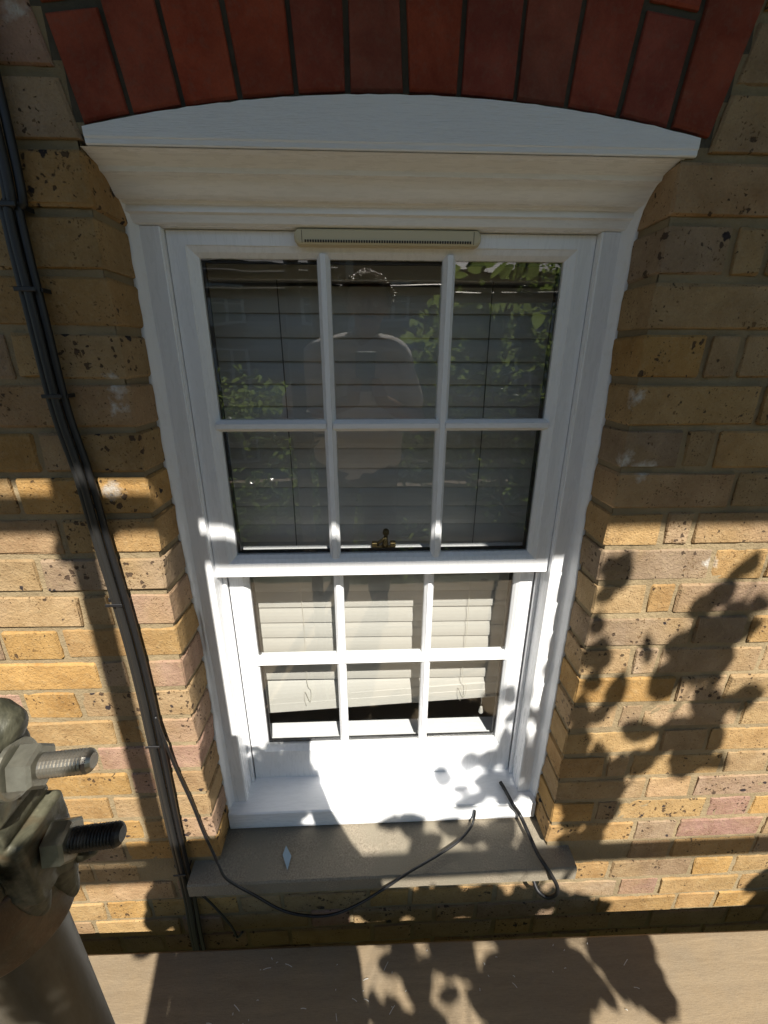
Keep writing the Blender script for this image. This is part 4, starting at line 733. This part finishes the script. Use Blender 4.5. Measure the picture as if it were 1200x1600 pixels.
for k in range(520):            # curls over the crown, back and sides of the head
    a = R.uniform(0, 2*math.pi); e = R.uniform(-0.15, 1.0); d = Vector((math.cos(a)*math.sqrt(max(0, 1-e*e)), math.sin(a)*math.sqrt(max(0, 1-e*e)), e))
    if d.y > 0.35 and e < 0.55: continue
    c0 = Vector(Q(0, -0.008, 1.555)) + Vector((d.x*0.090, d.y*0.098, d.z*0.092)); r = R.uniform(0.008, 0.014); u = d.orthogonal().normalized(); w = d.cross(u)
    pts = [c0 + (u*math.cos(q) + w*math.sin(q))*r*0.8 + d*(0.003*q) for q in [R.uniform(0, 6) + 0.9*j for j in range(6)]]
    b.tube(pts, 0.0032, 5)
b.capsule(Q(0, -0.02, 1.560), Q(0, -0.012, 1.565), 0.093, 0.090)
b.build('curly_hair', M['hair'], person, True)
# the phone, its back facing the window; the lens is the camera's own place
ph = thing('phone', 'phone in a dark case held up by the photographer, seen in the glass', 'phone', tuple(CAM - FWD*0.01 - UPV*0.14))
def FR(u, v, w): return CAM + RGT*u + UPV*v + FWD*w
def obox(u0, u1, v0, v1, w0, w1, bev):
    mb = MB(); mb.box(u0, u1, w0, w1, v0, v1, bev); mb.v = [tuple(FR(x, z, y)) for x, y, z in mb.v]; return mb
obox(-0.045, 0.031, -0.138, 0.022, -0.0125, -0.004, 0.002).build('case', M['phone'], ph)
obox(-0.0435, 0.0295, -0.1365, 0.0205, -0.0140, -0.0127, 0.0004).build('screen', M['dark_glass'], ph)
obox(-0.014, 0.0140, -0.030, 0.0185, -0.0042, -0.0025, 0.0006).build('lens_bump', M['phone'], ph)
# ------------------------------------------------------------------ tree beyond the scaffold
A_, S_ = 0.22, 1.13
tree = thing('leafy_tree', 'leafy green tree beyond the scaffold, mirrored in the panes and shading the wall', 'tree', (1.7, -3.2, GZ))
def leaf_faces(mb, c, ax, nr, L, W):
    ax = ax.normalized(); sd_ = nr.cross(ax).normalized(); nr = ax.cross(sd_).normalized(); f = 0.10*W
    prof = [(-0.5, 0), (-0.34, 0.36), (-0.06, 0.5), (0.22, 0.40), (0.42, 0.16), (0.5, 0)]
    n0 = len(mb.v); ctr = []; 
    for a, w in prof: mb.v.append(tuple(c + ax*a*L - nr*0.05*L*(2*a)**2))
    for a, w in prof[1:-1]: mb.v.append(tuple(c + ax*a*L + sd_*w*W + nr*f*w*2 - nr*0.05*L*(2*a)**2))
    for a, w in prof[1:-1]: mb.v.append(tuple(c + ax*a*L - sd_*w*W + nr*f*w*2 - nr*0.05*L*(2*a)**2))
    m = n0
    for o_ in (6, 10):
        mb.f.append((m, m+1, m+o_)); mb.f.append((m+4, m+5, m+o_+3))
        for k in range(3): mb.f.append((m+1+k, m+2+k, m+o_+1+k, m+o_+k))
crown = MB(); wood = MB()
base = Vector((1.7, -3.2, GZ))
trunk = [base, Vector((1.68, -3.15, -3.6)), Vector((1.55, -3.05, -2.4)), Vector((1.6, -2.95, -1.4))]
wood.tube(bezier_path(trunk, 5), 0, 12, True, [0.13 - 0.06*k/15 for k in range(16)])
def limb(pts, r0, r1, sub=5):
    p = bezier_path(pts, sub); wood.tube(p, 0, 7, True, [r0 + (r1-r0)*k/(len(p)-1) for k in range(len(p))]); return p
limbs = []
limbs.append(limb([(1.6,-2.95,-1.6), (1.0,-2.9,-0.9), (0.1,-2.95,-0.6), (-0.7,-3.1,-0.75)], 0.05, 0.012))
limbs.append(limb([(1.58,-3.0,-1.9), (0.9,-3.4,-1.3), (0.0,-3.7,-1.2), (-1.3,-3.9,-1.0)], 0.05, 0.012))
limbs.append(limb([(1.6,-2.95,-1.4), (2.1,-2.9,-0.6), (2.6,-3.0,0.1)], 0.05, 0.012))
limbs.append(limb([(1.6,-2.95,-1.4), (1.4,-2.9,-0.7), (1.2,-3.0,-0.05)], 0.045, 0.010))
limbs.append(limb([(1.55,-3.05,-2.4), (0.9,-2.6,-2.1), (0.2,-2.4,-1.9)], 0.04, 0.010))
shoot = limb([(1.6,-2.95,-1.4), (1.3,-2.3,-1.35), (0.95,-1.75,-1.2), (0.771,-1.46,-0.95)], 0.030, 0.009)
def lift(c, d): return Vector((c[0] + A_*d, -d, c[1] + S_*d))
# the leafy shoot that hangs over the rail and shades the wall
br = []
def shoot_branch(cs, d0, d1, r0, r1):
    p = [lift(c, d0 + (d1-d0)*k/(len(cs)-1)) for k, c in enumerate(cs)]; q = limb(p, r0, r1, 6); br.extend(q)
shoot_branch([(0.45,-2.60), (0.40,-2.10), (0.35,-1.80), (0.42,-1.50), (0.50,-1.30), (0.60,-1.10), (0.66,-0.85), (0.74,-0.56)], 1.46, 1.40, 0.009, 0.002)
shoot_branch([(0.42,-1.50), (0.45,-1.30), (0.46,-1.10), (0.44,-0.92)], 1.43, 1.40, 0.004, 0.0015)
shoot_branch([(0.35,-1.80), (0.20,-1.74), (0.08,-1.68), (-0.02,-1.60)], 1.44, 1.42, 0.005, 0.0015)
shoot_branch([(0.40,-2.10), (0.20,-2.00), (0.0,-1.96)], 1.45, 1.43, 0.005, 0.0015)
shoot_branch([(0.35,-1.80), (0.28,-1.58), (0.34,-1.42)], 1.44, 1.42, 0.003, 0.0015)
RL = random.Random(8)
for cx, cz, L, W, th in LEAVES:
    d = 1.42 + RL.uniform(-0.05, 0.06)
    c = lift((cx, cz), d); ax = Vector((math.cos(th), RL.uniform(-.35,.35), math.sin(th))); nr = Vector((0.2+RL.uniform(-.3,.3), -1, 0.5+RL.uniform(-.4,.4)))
    leaf_faces(crown, c, ax, nr, L*1.02, W*1.08)
    b0 = min(br, key=lambda q: (q-c).length); e0 = c - ax.normalized()*L*0.5; e1 = c + ax.normalized()*L*0.5
    st_ = e0 if (e0-b0).length < (e1-b0).length else e1
    if (st_-b0).length < 0.16: wood.tube([b0, (b0+st_)/2 + Vector((0,0,-0.004)), st_], 0.0011, 4, False)
blobs = [((-0.75,-3.0,-0.75), 0.55, 900), ((-0.2,-3.1,-0.95), 0.5, 700), ((-1.4,-3.8,-0.7), 0.6, 700), ((0.9,-3.0,-0.55), 0.65, 1300), ((1.5,-3.1,-0.2), 0.6, 1200), ((0.4,-2.9,-0.9), 0.55, 900), ((1.3,-2.7,-1.2), 0.6, 1000), ((2.4,-3.0,0.0), 0.7, 1100), ((0.2,-2.5,-1.9), 0.6, 800), ((-0.6,-3.6,-1.6), 0.7, 900), ((0.9,-3.6,0.0), 0.55, 900), ((2.0,-3.6,0.6), 0.6, 900), ((1.9,-2.6,-1.4), 0.6, 800), ((-1.6,-3.4,-1.7), 0.7, 800)]
for (bx, by, bz), rr, cnt in blobs:
    for k in range(cnt):
        d = Vector((RL.gauss(0,1), RL.gauss(0,1), RL.gauss(0,1))); d.normalize(); q = rr*RL.random()**0.45
        if nz(bx+d.x*q, by+d.y*q, bz+d.z*q, 3.1) < -0.12: continue
        c = Vector((bx, by, bz)) + Vector((d.x*q, d.y*q, d.z*q*0.75))
        if c.y > -1.75: continue
        kx = c.x + A_*c.y; kz = c.z + S_*c.y
        if -1.3 < kx < 1.35 and kz > -2.2: continue
        L = RL.uniform(0.05, 0.10); leaf_faces(crown, c, Vector((RL.uniform(-1,1), RL.uniform(-1,1), RL.uniform(-1,.3))), Vector((RL.uniform(-.6,.6), RL.uniform(-.9,.3), 1)), L, L*RL.uniform(.45,.65))
link('crown', crown.mesh('crown', False, False), M['leaf'], tree)
wood.build('trunk', M['bark'], tree, True, False)

# ------------------------------------------------------------------ house across the gardens, mirrored in the glass
HY = -15.0
hs = thing('terraced_house', 'brown brick terraced house across the garden, faintly mirrored in the upper panes', 'house', (0, HY, GZ))
mb = MB(); mb.box(-9, 9, HY-7, HY, GZ, 2.8); mb.build('wall', M['house_brick'], hs)
mb = MB(); mb.prism([(HY+0.35, 2.75), (HY-3.5, 4.6), (HY-7.3, 2.75)], -9.2, 9.2); mb.build('roof', M['slate'], hs)
for x in (-7.2, -4.6, -2.0, 0.8, 3.4, 6.2):
    for z in (-4.0, -1.3, 0.9):
        h = 1.5 if z < 0.5 else 1.2
        mb = MB(); mb.box(x-0.6, x+0.6, HY-0.02, HY+0.06, z, z+h, 0.01); w = mb.build('window', M['win_white'], hs)
        for xa in (x-0.27, x+0.27):
            for k in (0, 1): mb = MB(); mb.box(xa-0.22, xa+0.22, HY+0.05, HY+0.066, z+0.08+k*(h-0.1)/2, z+0.04+(k+1)*(h-0.1)/2); mb.build('pane', M['dark_glass'], w)
for x in (-8.9, -0.6, 8.9):
    mb = MB(); mb.box(x-0.12, x+0.12, HY+0.005, HY+0.10, GZ, 2.7, 0.01); mb.build('pilaster', M['render'], hs)
mb = MB(); mb.box(-30, 30, -9.1, -8.9, GZ, GZ+1.8); tag(mb.build('garden_wall', M['house_brick']), 'low brown garden wall below, between the tree and the house', 'garden wall')
